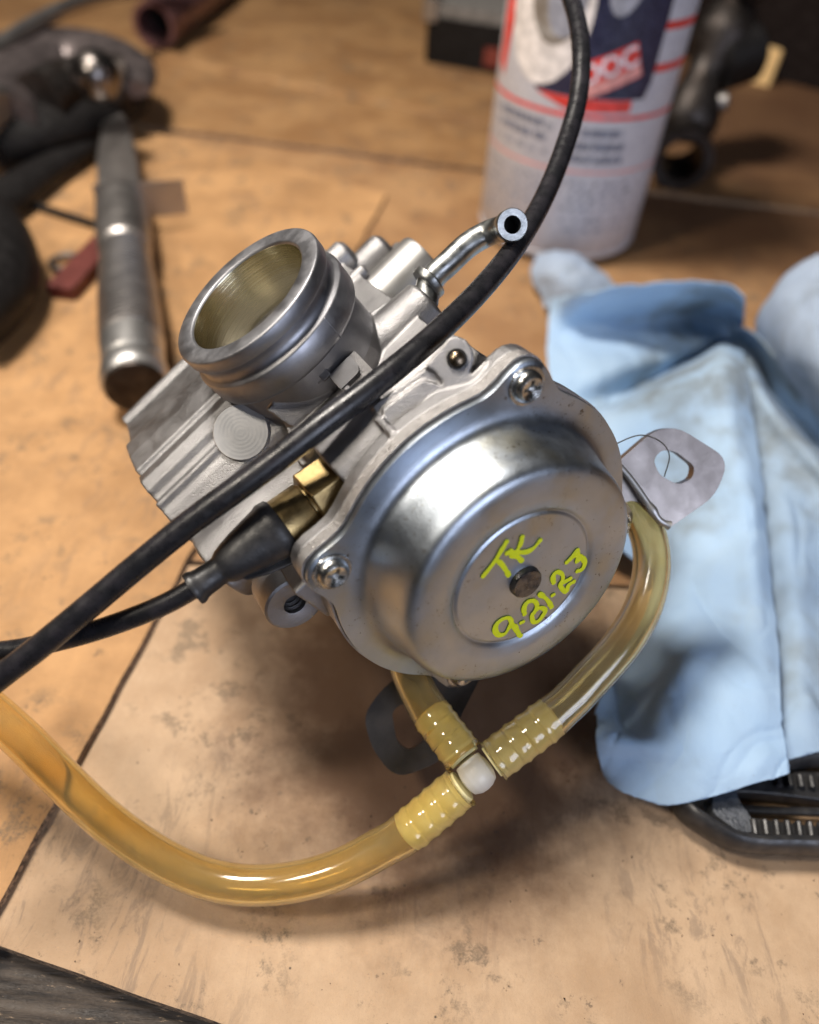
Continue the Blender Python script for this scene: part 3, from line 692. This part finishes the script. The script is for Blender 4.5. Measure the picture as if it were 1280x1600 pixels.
# ------------------------------------------------------------------ shop towels
def net(rows, mat, name, label, sub_=9, amp=.05, seed=0, thick=.035):
    P = [[at(*p) for p in r] for r in rows]; nr, nc = len(P), len(P[0])
    def cr_(a, b, c, d, t): return .5*((2*b)+(c-a)*t+(2*a-5*b+4*c-d)*t*t+(3*b-a-3*c+d)*t**3)
    def dense(line):
        L = [line[0]*2-line[1]]+line+[line[-1]*2-line[-2]]; out = []
        for i in range(1, len(L)-2):
            for j in range(sub_): out.append(cr_(*L[i-1:i+3], j/sub_))
        out.append(line[-1]); return out
    P = [dense(r) for r in P]; colsT = [dense([P[i][j] for i in range(nr)]) for j in range(len(P[0]))]
    m_, k_ = len(colsT), len(colsT[0]); vs = []; fs = []
    for j in range(m_):
        for i in range(k_):
            p = colsT[j][i]; q = p*.9+V((seed, 0, 0))
            d = amp*(noise.noise(q*.8)*1.3+noise.noise(q*2.6)*.4-2.4*max(0, .12-abs(noise.noise(V((q.x*.55+q.y*.2, q.y*.28-q.x*.1, q.z*.3)))))*5-1.1*max(0, .1-abs(noise.noise(V((q.x*.9-q.y*.5, q.y*.9+4, q.z*.4)))))*5)
            edge = .06*noise.noise(p*3)+.03*noise.noise(p*9) if i in (0, k_-1) or j in (0, m_-1) else 0
            vs.append(p+V((edge, edge, d)))
    for j in range(m_-1):
        for i in range(k_-1): fs.append([j*k_+i, (j+1)*k_+i, (j+1)*k_+i+1, j*k_+i+1])
    g = G().add(vs, fs); o = solo(name, g, mat, label, 'towel', angle=180)
    s_ = o.modifiers.new('thick', 'SOLIDIFY'); s_.thickness = thick*S; s_.offset = -1
    return o
rows = [
 [(862, 468, 1.4), (905, 458, 2.5), (960, 448, 3.2), (1030, 439, 3.7), (1100, 438, 3.9), (1140, 445, 4.0), (1165, 462, 3.9)],
 [(856, 520, .7), (900, 515, .7), (960, 508, .8), (1030, 500, .9), (1090, 492, 1.0), (1135, 490, 1.4), (1164, 500, 1.8)],
 [(858, 590, .6), (905, 585, .9), (960, 572, 1.2), (1020, 560, .9), (1080, 545, .6), (1128, 525, .5), (1160, 528, .6)],
 [(885, 650, .4), (915, 640, .3), (970, 622, .25), (1030, 590, .2), (1085, 560, .2), (1128, 538, .2), (1160, 545, .2)],
 [(890, 720, 1.4), (930, 676, 1.7), (985, 640, 2.2), (1040, 608, 2.7), (1092, 580, 3.2), (1130, 556, 3.5), (1164, 570, 3.2)],
 [(900, 800, 1.3), (950, 770, 1.6), (1005, 735, 1.9), (1060, 700, 2.4), (1110, 670, 2.9), (1145, 655, 3.2), (1178, 665, 2.7)],
 [(1000, 880, .8), (1030, 850, 1.3), (1065, 820, 1.8), (1105, 800, 2.2), (1140, 790, 2.5), (1172, 785, 2.7), (1194, 790, 2.3)],
 [(1038, 905, .5), (1050, 900, 1.1), (1075, 900, 1.6), (1110, 900, 1.9), (1145, 900, 2.1), (1180, 900, 2.3), (1203, 905, 1.9)],
 [(1008, 1000, .4), (1022, 995, 1.1), (1055, 990, 1.6), (1095, 985, 1.8), (1140, 985, 1.9), (1186, 990, 2.0), (1213, 995, 1.7)],
 [(940, 1086, .9), (962, 1098, .8), (985, 1118, .9), (1040, 1085, 1.7), (1100, 1075, 1.7), (1180, 1075, 1.8), (1220, 1085, 1.6)],
 [(932, 1140, 1.3), (960, 1150, 1.4), (1000, 1158, 1.45), (1050, 1160, 1.5), (1105, 1155, 1.6), (1180, 1148, 1.6), (1226, 1145, 1.5)],
 [(936, 1182, .9), (958, 1185, 1.0), (1000, 1188, 1.1), (1050, 1200, 1.2), (1108, 1205, 1.4), (1180, 1195, 1.5), (1230, 1182, 1.4)],
 [(948, 1212, .5), (966, 1232, .5), (1000, 1247, .6), (1052, 1256, .8), (1110, 1243, 1.1), (1180, 1224, 1.3), (1231, 1210, 1.35)],
]
net(rows, M['towel'], 'shop_towel', 'light blue paper shop towel folded beside the carburetor, over the black handle', 17, .05, 1)
rowsB = [
 [(1140, 505, 1.4), (1180, 520, 2.4), (1232, 590, 2.1), (1290, 660, 1.8), (1370, 740, 1.6)],
 [(1140, 545, .3), (1170, 548, .3), (1212, 622, .25), (1275, 690, .25), (1360, 780, .25)],
 [(1140, 590, 1.8), (1172, 580, 2.6), (1216, 646, 2.5), (1275, 712, 2.3), (1360, 800, 2.1)],
 [(1140, 680, 1.7), (1180, 675, 2.0), (1225, 712, 2.1), (1280, 760, 2.0), (1360, 830, 1.9)],
 [(1150, 800, 1.4), (1195, 795, 1.6), (1235, 812, 1.9), (1285, 840, 1.6), (1360, 880, 1.5)],
 [(1160, 910, 1.0), (1204, 910, 1.3), (1245, 915, 1.7), (1290, 925, 1.3), (1360, 950, 1.2)],
 [(1170, 1000, .9), (1214, 1000, 1.1), (1252, 1005, 1.45), (1295, 1010, 1.2), (1360, 1020, 1.1)],
 [(1175, 1090, .8), (1220, 1090, 1.0), (1258, 1092, 1.3), (1298, 1092, 1.1), (1360, 1092, 1.0)],
 [(1180, 1150, .8), (1226, 1150, 1.0), (1262, 1145, 1.1), (1300, 1138, 1.0), (1360, 1128, .95)],
 [(1185, 1188, .7), (1229, 1188, .9), (1262, 1180, .95), (1300, 1170, .9), (1360, 1155, .9)],
]
net(rowsB, M['towel_dirty'], 'shop_towel', 'grease-smudged blue shop towel layer at the right edge, tucked under the cleaner fold', 14, .06, 7)
rows2 = [[(1200, 465, 2.6), (1225, 430, 3.4), (1260, 405, 4.0), (1300, 385, 4.4), (1370, 365, 4.5)],
         [(1184, 490, 2.2), (1215, 470, 3.6), (1255, 460, 4.4), (1300, 450, 4.8), (1370, 440, 4.8)],
         [(1180, 515, 1.6), (1215, 535, 3.0), (1255, 540, 3.9), (1300, 530, 4.4), (1370, 520, 4.5)],
         [(1190, 540, .9), (1222, 580, 1.9), (1262, 605, 2.7), (1305, 620, 3.2), (1370, 620, 3.4)],
         [(1205, 560, .3), (1232, 605, .6), (1275, 660, .9), (1310, 700, 1.3), (1370, 730, 1.6)]]
net(rows2, M['towel_grey'], 'shop_towel', 'pale bunched shop towel at the right edge behind the folded one', 9, .10, 5)
rows3 = [[(838, 398, .5), (868, 388, 1.2), (900, 395, 1.1), (925, 412, .9), (950, 432, .4)],
         [(828, 425, .5), (862, 418, 1.6), (900, 420, 1.8), (932, 432, 1.4), (965, 446, .6)],
         [(838, 450, .4), (868, 448, 1.2), (905, 450, 1.5), (940, 455, 1.2), (975, 462, .6)],
         [(852, 480, .3), (875, 482, .5), (905, 484, .6), (945, 480, .6), (980, 478, .5)]]
net(rows3, M['towel_grey'], 'towel_scrap', 'small greyish towel corner in front of the spray can', 9, .09, 9)

# ------------------------------------------------------------------ spray can
cb = at(868, 352, .26); cr0 = 3.72
can = thing('spray_can', cb, 'white spray can with red rings and a navy panel reading DOC', 'spray can')
g = G(); lathe(g, [(0, .25), (3.1, .2), (3.4, .05), (3.55, 0), (3.66, .06), (3.72, .22), (3.70, .34), (3.66, .40), (3.72, .5), (3.72, 17.0), (3.6, 17.3), (3.4, 17.4), (2.2, 18.6), (0, 18.6)], cb, Z3, 96)
can_body = obj('can_body', g, M['can'], can)
toc = (CAM-cb); toc.z = 0; th0 = math.atan2(toc.y, toc.x)    # bearing of the face turned to the viewer
def on_can(u, h, r=0.0):
    a = th0+u/cr0; return cb+V((math.cos(a), math.sin(a), 0))*(cr0+r)+V((0, 0, h))
def patch(outline, mat, name, r=.01, n=14):
    """flat print: outline in (u,h) cm on the can, wrapped round it"""
    bm = bmesh.new(); vs = [bm.verts.new((x, y, 0)) for x, y in outline]; bm.faces.new(vs)
    us = [p[0] for p in outline]
    x = min(us)+.3
    while x < max(us):
        bmesh.ops.bisect_plane(bm, geom=bm.verts[:]+bm.edges[:]+bm.faces[:], plane_co=(x, 0, 0), plane_no=(1, 0, 0)); x += .3
    bm.verts.index_update(); g = G().add([on_can(v.co.x, v.co.y, r) for v in bm.verts], [[v.index for v in f.verts] for f in bm.faces]); bm.free()
    return sub(name, g, mat, can_body)
def band(h, wd, mat, u0=-5.8, u1=5.8, r=.008, name='red_ring'): patch([(u0, h), (u1, h), (u1, h+wd), (u0, h+wd)], mat, name, r)
band(5.95, .16, M['red_print']); band(3.9, .10, M['pink_print'], r=.009)
for h in (7.6, 9.0, 10.4): band(h, .28, M['red_print'], 2.75, 5.8)
patch([(-1.9, 6.7), (2.55, 6.7), (2.75, 7.3), (2.95, 14.5), (-3.6, 14.5), (-3.6, 9)], M['navy_print'], 'navy_panel', .012)
patch([(-.4, 6.2), (2.05, 6.25), (2.05, 6.68), (-1.9, 6.68)], M['red_print'], 'red_bar', .011)
patch([(-4.6, 7.0), (-4.0, 6.6), (-3.7, 8.5), (-3.7, 14.5), (-4.6, 14.5)], M['red_print'], 'red_stripe', .013)
def ell(cx, cy, rx, ry, k=28, rot=0): return [(cx+rx*math.cos(2*math.pi*i/k)*math.cos(rot)-ry*math.sin(2*math.pi*i/k)*math.sin(rot), cy+rx*math.cos(2*math.pi*i/k)*math.sin(rot)+ry*math.sin(2*math.pi*i/k)*math.cos(rot)) for i in range(k)]
patch(ell(-1.95, 9.6, 1.85, 2.75), M['light_print'], 'pale_disc', .018); patch(ell(-1.55, 10.0, 1.15, 1.75), M['gear_print'], 'brown_disc', .023); patch(ell(-1.2, 9.8, .75, 1.25), M['grey_print'], 'grey_disc', .028)
patch(ell(.95, 10.9, .7, 1.5, 28, -.15), M['grey_print'], 'grey_shape', .018)
# tilted red box with the word on it
ca, sa = math.cos(.42), math.sin(.42)
def tilt(x, y, cx=1.05, cy=7.75): x *= .84; y *= .84; return (cx+x*ca-y*sa, cy+x*sa+y*ca)
patch([tilt(-1.65, -.75), tilt(1.15, -.75), tilt(1.15, .72), tilt(-1.65, .72)], M['red_print'], 'red_box', .022)
patch([tilt(-1.6, -.72), tilt(1.12, -.72), tilt(1.12, -.25), tilt(-1.6, -.25)], M['pink_print'], 'caption_strip', .026)
fc = bpy.data.curves.new('word', 'FONT'); fc.body = 'DOC'; fc.size = 1.15; fc.offset = .03; fo_ = bpy.data.objects.new('word', fc); col.objects.link(fo_)
bpy.context.view_layer.update(); me = bpy.data.meshes.new_from_object(fo_.evaluated_get(bpy.context.evaluated_depsgraph_get())); bpy.data.objects.remove(fo_)
g = G().add([on_can(*tilt(v.co.x-1.5, v.co.y-.18), .03) for v in me.vertices], [list(p.vertices) for p in me.polygons]); sub('word', g, M['white_print'], can_body)
rnd = random.Random(4)
g = G()
for li, (h, hh) in enumerate(((5.35, .26), (4.88, .26), (4.42, .22), (3.35, .2), (3.0, .2), (2.65, .2), (2.3, .2), (1.8, .2), (1.4, .16))):
    u = -4.4+rnd.random()*.4
    while u < (2.1 if li < 3 else 2.8):
        wl = rnd.uniform(.2, .8); 
        if not (-1.1 < u < -.6): 
            k0 = len(g.v); g.add([on_can(u, h, .012), on_can(u+wl, h, .012), on_can(u+wl, h+hh, .012), on_can(u, h+hh, .012)], [[0, 1, 2, 3]])
        u += wl+rnd.uniform(.12, .3)
sub('fine_print', g, M['grey_print'], can_body)
g = G()
for h, hh, u0, u1 in ((5.3, .30, -.35, 1.6), (4.78, .30, -.2, 1.9), (4.3, .24, -.3, 2.1), (5.45, .26, -3.6, -1.5), (4.95, .26, -3.4, -1.3)):
    u = u0
    while u < u1:
        wl = rnd.uniform(.16, .34); g.add([on_can(u, h, .016), on_can(u+wl, h, .016), on_can(u+wl, h+hh, .016), on_can(u, h+hh, .016)], [[0, 1, 2, 3]]); u += wl+rnd.choice((.05, .06, .16))
sub('bold_print', g, M['text_print'], can_body)

# ------------------------------------------------------------------ knife
kp = lambda x, y, z=1.5: at(x, y, z)
kn = thing('knife', at(190, 470, .13), 'grey metal knife with ringed handle and crossguard left of the carburetor', 'knife')
h0 = kp(212, 604); h1 = kp(190, 320); hd = (h1-h0); HL = hd.length; hd.normalize()
side = hd.cross(Z3).normalized()
prof = [(0, -.1), (.8, -.08), (.96, .02), (1.06, .2), (1.08, .45), (1.04, .85), (.9, 1.0)]
g = G(); lathe(g, prof+[(0, 1.06)], h0, hd, 48); obj('pommel', g, M['pommel'], kn)
g = G(); lathe(g, [(0, -.16), (.7, -.155), (.9, -.1), (.94, .0), (.5, .02), (0, .02)], h0, hd, 40); obj('dark_end_cover', g, M['darkmetal'], kn)  # dark disc added to keep the pommel end from mirroring bright cardboard
g = G(); lathe(g, [(0, 1.05), (.86, 1.05), (1.0, 1.2), (1.05, 2.3), (.92, 2.5), (0, 2.5)], h0, hd, 48); obj('handle_cap', g, M['pommel'], kn)
pr = [(0, 2.35), (.95, 2.35)]; x = 2.45
while x < HL*.66: w_ = 1.0+.08*math.sin(x*.42); pr += [(w_, x), (w_, x+.16), (w_-.12, x+.2), (w_-.12, x+.24)]; x += .28
pr += [(1.02, HL*.68), (1.1, HL*.8), (1.08, HL-.1), (0, HL-.1)]
g = G(); lathe(g, pr, h0, hd, 48); obj('handle', g, M['blade'], kn, angle=30)
g = G(); e2 = Z3; prism(g, round_poly([(-1.0, -.08), (2.7, -.02), (2.75, .05), (1.2, .09), (-1.0, .09)], .03), h1-Z3*.1, side, hd, Z3, -.5, 1.0); obj('crossguard', g, M['blade'], kn, bevel=.08)
bl = at(203, 176, 1.5); BL = (bl-h1).length
g = G(); prism(g, [(-.95, 0), (1.15, 0), (.95, BL*.1), (.85, BL*.55), (.75, BL*.8), (.3, BL*.97), (-.2, BL), (-.55, BL*.9), (-.95, BL*.4)], h1, side, hd, Z3, -.2, .28); obj('blade', g, M['blade'], kn, bevel=.12)

# small oxblood keyring tab behind the knife
g = G(); p = at(120, 440, .3); q = at(170, 385, .3); d = (q-p).normalized(); sd = d.cross(Z3)
kt = thing('key_fob', p, 'small dark red fob with a wire ring, half under the knife', 'key fob')
prism(g, round_poly([(-1.3, -.55), (3.2, -.55), (3.2, .55), (-1.3, .55)], .2), p, d, sd, Z3, -.1, .45); obj('tab', g, M['darkred'], kt, bevel=.1)
g = G(); c = at(104, 410, .45); tube(g, [c+V((math.cos(t/24*2*math.pi), math.sin(t/24*2*math.pi), 0))*.62 for t in range(25)], .12, 10, False); obj('ring', g, M['bracket'], kt)

# ------------------------------------------------------------------ dark clamp tool, upper left
ct = thing('clamp_tool', at(90, 200, .13), 'reddish grey iron clamp with a shiny ball end, upper left corner', 'clamp')
g = G(); P = [at(x, y, 2.6) for x, y in ((-60, 190), (-20, 128), (30, 98), (90, 84), (150, 88), (195, 108), (212, 140))]
tube(g, spline(P, .5), lambda t: 2.6*(1-t)**.6+.75, 24, True, (Z3, .55)); obj('frame', g, M['rustmetal'], ct)
g = G(); P = [at(x, y, 2.9) for x, y in ((60, 160), (100, 138), (150, 130), (200, 128))]; tube(g, spline(P, .5), 1.3, 24); obj('jaw', g, M['darkmetal'], ct)
g = G(); P = [at(x, y, 1.6) for x, y in ((-20, 215), (60, 200), (130, 178), (196, 150))]; tube(g, spline(P, .5), lambda t: 2.6-1.0*t, 24, True, (Z3, .6)); obj('clamp_shade_mass', g, M['boxp'], ct)  # black mass added to give the clamp its dark, shaded inside
g = G(); bcn = at(150, 118, 4.2); lathe(g, [(1.15*math.sin(math.pi*i/20), -1.15*math.cos(math.pi*i/20)) for i in range(21)], bcn, Z3, 40); obj('ball_end', g, M['ball'], ct)
g = G(); P = [at(x, y, 2.2) for x, y in ((20, 178), (80, 172), (160, 158))]; tube(g, spline(P, .5), .55, 20); obj('tommy_bar', g, M['blade'], ct)
g = G(); P = [at(x, y, 1.2) for x, y in ((10, 230), (80, 208), (165, 182))]; tube(g, spline(P, .5), .85, 20); obj('lower_jaw', g, M['darkmetal'], ct)
g = G(); cyl(g, at(-60, 190, 2.5), at(8, 212, 2.2), 2.1, seg=40, bev=.3); solo('steel_socket', g, M['blade'], 'grey steel cylinder cut off by the left edge under the clamp', 'socket')
# black grip
g = G(); P = [at(x, y, 1.5) for x, y in ((-90, 320), (-40, 335), (-8, 390), (-12, 450), (-70, 520))]; tube(g, spline(P, .4), lambda t: 1.15+.35*math.sin(t*3.1), 28); solo('black_grip', g, M['boxp'], 'black rubber tool grip at the left edge beside the knife', 'tool grip')
g = G(); P = [at(x, y, .8) for x, y in ((-40, 340), (10, 310), (70, 268), (150, 222))]; tube(g, spline(P, .4), lambda t: 1.3-.7*t, 24, True, (Z3, .7)); solo('black_shadow_shape', g, M['boxp'], 'black curved shape standing for the shadow between the clamp and the knife', 'shadow shape')  # black form added where the tools' shadow lies
g = G(); P = [at(x, y, .35) for x, y in ((-60, 300), (40, 318), (90, 333), (150, 352))]; tube(g, spline(P, .4), .2, 12); solo('dark_rod', g, M['boxp'], 'thin dark rod running under the knife guard from the left edge', 'rod')
# wire at the top left
g = G(); P = [at(x, y, z) for x, y, z in ((-80, 125, 4), (-10, 80, 4), (40, 45, 4.2), (100, 14, 4.4), (160, -6, 4.4), (230, -18, 4.2), (320, -30, 3.6))]
tube(g, spline(P, .4), .42, 20); solo('grey_hose', g, M['blade'], 'thin grey cable crossing the top left corner', 'cable')
# reddish tube at the top
rt = thing('red_tube', at(270, 30, .4), 'dark reddish metal tube with an open round end at the top', 'tube')
p0 = at(240, 40, 1.9); p1 = at(330, -25, 1.9); p1 = p0+(p1-p0)*1.6
g = G(); hollow(g, [p0+(p1-p0)*i/8 for i in range(9)], 1.45, 1.15, 40); obj('wall', g, M['redtube'], rt)
g = G(); lathe(g, [(0, 0), (1.17, 0)], p0+(p1-p0)*.12, p1-p0, 32); obj('hollow', g, M['void'], rt)

# ------------------------------------------------------------------ boxes and fittings at the back
bx = thing('battery_pack', at(740, 110, .26), 'black box with a grey top and silver corner left of the spray can', 'box')
p = at(690, 102, .26); q = at(815, 124, .26); d = (q-p).normalized(); bk = Z3.cross(d)
g = G(); prism(g, rounded(4.2, 7, .4, 2.8, 7), p, d, bk, Z3, 0.02, 2.9); obj('case', g, M['boxp'], bx, bevel=.25)
g = G(); prism(g, rounded(4.1, 6.9, .4, 2.8, 7.0), p, d, bk, Z3, 2.85, 3.6); obj('lid', g, M['boxtop'], bx, bevel=.5)
g = G(); prism(g, rounded(.55, .8, .2, -1.1, .6), p, d, bk, Z3, 2.6, 3.9); obj('corner', g, M['pommel'], bx, bevel=.2)
g = G(); prism(g, rounded(1.1, .1, .08, 4.2, -.12), p, d, bk, Z3, .5, 1.6); obj('red_mark', g, M['red'], bx)
cs = at(1120, 100, .26); ce = at(1330, 155, .26); d = (ce-cs).normalized(); bk = Z3.cross(d)
g = G(); prism(g, rounded(24, 10, .6, 16, 10), cs, d, bk, Z3, .02, 16); solo('dark_case', g, M['brownbox'], 'large dark brown case filling the top right corner', 'case', bevel=.4)
g = G(); p = at(1183, 126, .28)-bk*.4; prism(g, round_poly([(-1.25, 0), (1.15, -.15), (1.2, 2.3), (-1.0, 2.4)], .25), p, d, Z3, -bk, -.05, .3); solo('tan_tag', g, M['tan'], 'small pale yellow tag standing against the dark case', 'tag', bevel=.05)
g = G(); p = at(1156, 108, .28)+Z3*.5; lathe(g, [(0, -.5), (.5, -.45), (.62, 0), (.5, .45), (0, .5)], p, Z3+X3*.4, 24); solo('red_bottle_top', g, M['red'], 'small red bottle top beside the pale yellow tag', 'bottle top')
# black clamp and valve leaning behind the can
fx = thing('pipe_fitting', at(1050, 260, .26), 'black and grey metal pipe fitting standing right of the spray can', 'fitting')
fb = at(1055, 272, .28)
g = G(); hollow(g, [fb+Z3*1.5+V((-.5, -2.2, 0))*(1-t/6)+V((0, 1.5, 0))*t/6 for t in range(7)], 1.55, 1.05, 36); obj('flange', g, M['darkmetal'], fx)
g = G(); P = [fb+V((0, .5, 1.6)), fb+V((.3, 1.5, 4.0)), fb+V((1.2, 3, 6.2)), fb+V((2, 4, 8.6))]; tube(g, spline(P, .4), lambda t: 1.25+.35*math.sin(t*12), 28); obj('neck', g, M['darkmetal'], fx)
g = G(); cyl(g, fb+V((.9, 2.2, 5.0)), fb+V((3.1, 3.0, 5.6)), 1.5, seg=36, bev=.3); obj('black_cap', g, M['boxp'], fx)
g = G(); cyl(g, fb+V((.8, 3.2, 8)), fb+V((2.6, 3.8, 9.2)), 1.4, seg=36, bev=.3); obj('black_cap', g, M['boxp'], fx)
g = G(); cyl(g, fb+V((.6, 1.4, 3.2)), fb+V((2.0, 1.1, 3.5)), .5, seg=24, bev=.15); obj('bolt', g, M['blade'], fx)
g = G(); cyl(g, fb+V((1.2, 1.6, 10.2)), fb+V((1.2, 1.2, 11.2)), .6, seg=24, bev=.15); obj('bolt', g, M['blade'], fx)

# ------------------------------------------------------------------ ribbed black handle under the towel
hd_ = thing('ribbed_handle', at(1190, 1290, 0), 'black ribbed plastic tool handle sticking out from under the towel, bottom right', 'handle')
zt = .55
low = [at(1030, 1205, .15), at(1052, 1238, .3)]+[at(x, y, zt) for x, y in ((1074, 1270), (1102, 1290), (1142, 1312), (1185, 1320), (1240, 1321), (1300, 1324), (1400, 1330))]
g = G(); tube(g, spline(low, .12), .17, 20, True, (Z3, 2.2)); obj('lower_rail', g, M['rubber'], hd_)
inn = [at(x, y, zt-.08) for x, y in ((1165, 1296), (1240, 1303), (1300, 1307), (1400, 1314))]
g = G(); P2 = [at(x, y, zt+.02) for x, y in ((1164, 1276), (1240, 1286), (1300, 1292), (1420, 1304), (1420, 1326), (1240, 1318), (1160, 1316))]; prism(g, [(p.x, p.y) for p in P2], V((0, 0, 0)), X3, Y3, Z3, .12, zt+.02); obj('inner_rail', g, M['rubber'], hd_, bevel=.04)
upr = [at(x, y, zt) for x, y in ((1140, 1228), (1180, 1234), (1240, 1240), (1300, 1247), (1400, 1256))]
g = G(); P2 = [at(x, y, zt+.02) for x, y in ((1200, 1202), (1300, 1206), (1420, 1216), (1420, 1262), (1300, 1252), (1240, 1244), (1180, 1238), (1120, 1236), (1150, 1215))]; prism(g, [(p.x, p.y) for p in P2], V((0, 0, 0)), X3, Y3, Z3, .12, zt+.02); obj('upper_rail', g, M['rubber'], hd_, bevel=.05)
up2 = [at(x, y, zt) for x, y in ((1190, 1205), (1240, 1188), (1300, 1180), (1400, 1180))]
g = G(); tube(g, spline(up2, .12), .22, 20, True, (Z3, 1.8)); obj('far_rail', g, M['rubber'], hd_)
for i in range(8):
    x = 1176+i*17.5; p = at(x, 1279+i*.9, zt+.12); q = at(x+4, 1306+i*.9, zt+.08); g = G(); tube(g, [p, p+(q-p)*.1, p+(q-p)*.5, p+(q-p)*.92, q], lambda t: .075 if .05 < t < .95 else .04, 10, True, (Z3, 1.3)); obj('rib', g, M['rubber'], hd_)
for i in range(5):
    x = 1214+i*17; p = at(x, 1208+i*1.2, zt+.1); q = at(x+4, 1230+i*1.2, zt+.08); g = G(); tube(g, [p, p+(q-p)*.1, p+(q-p)*.5, p+(q-p)*.92, q], lambda t: .075 if .05 < t < .95 else .04, 10, True, (Z3, 1.3)); obj('rib', g, M['rubber'], hd_)
g = G(); P2 = [at(x, y, zt+.05) for x, y in ((1112, 1236), (1148, 1232), (1152, 1252), (1172, 1278), (1176, 1300), (1158, 1306), (1112, 1272))]
prism(g, round_poly([(p.x, p.y) for p in P2], .12), V((0, 0, 0)), X3, Y3, Z3, .15, zt+.12); obj('gusset', g, metal('grey_gusset', (.10, .11, .13), (.16, .17, .19), .38, 16, .9, None, 3, .08, .04, metallic=.6), hd_, bevel=.06)
g = G(); tube(g, spline([at(1110, 1262, zt*.6), at(1180, 1266, .35), at(1300, 1270, .35), at(1400, 1275, .35)], .2), .1, 12); obj('cross_bar', g, M['rubber'], hd_)
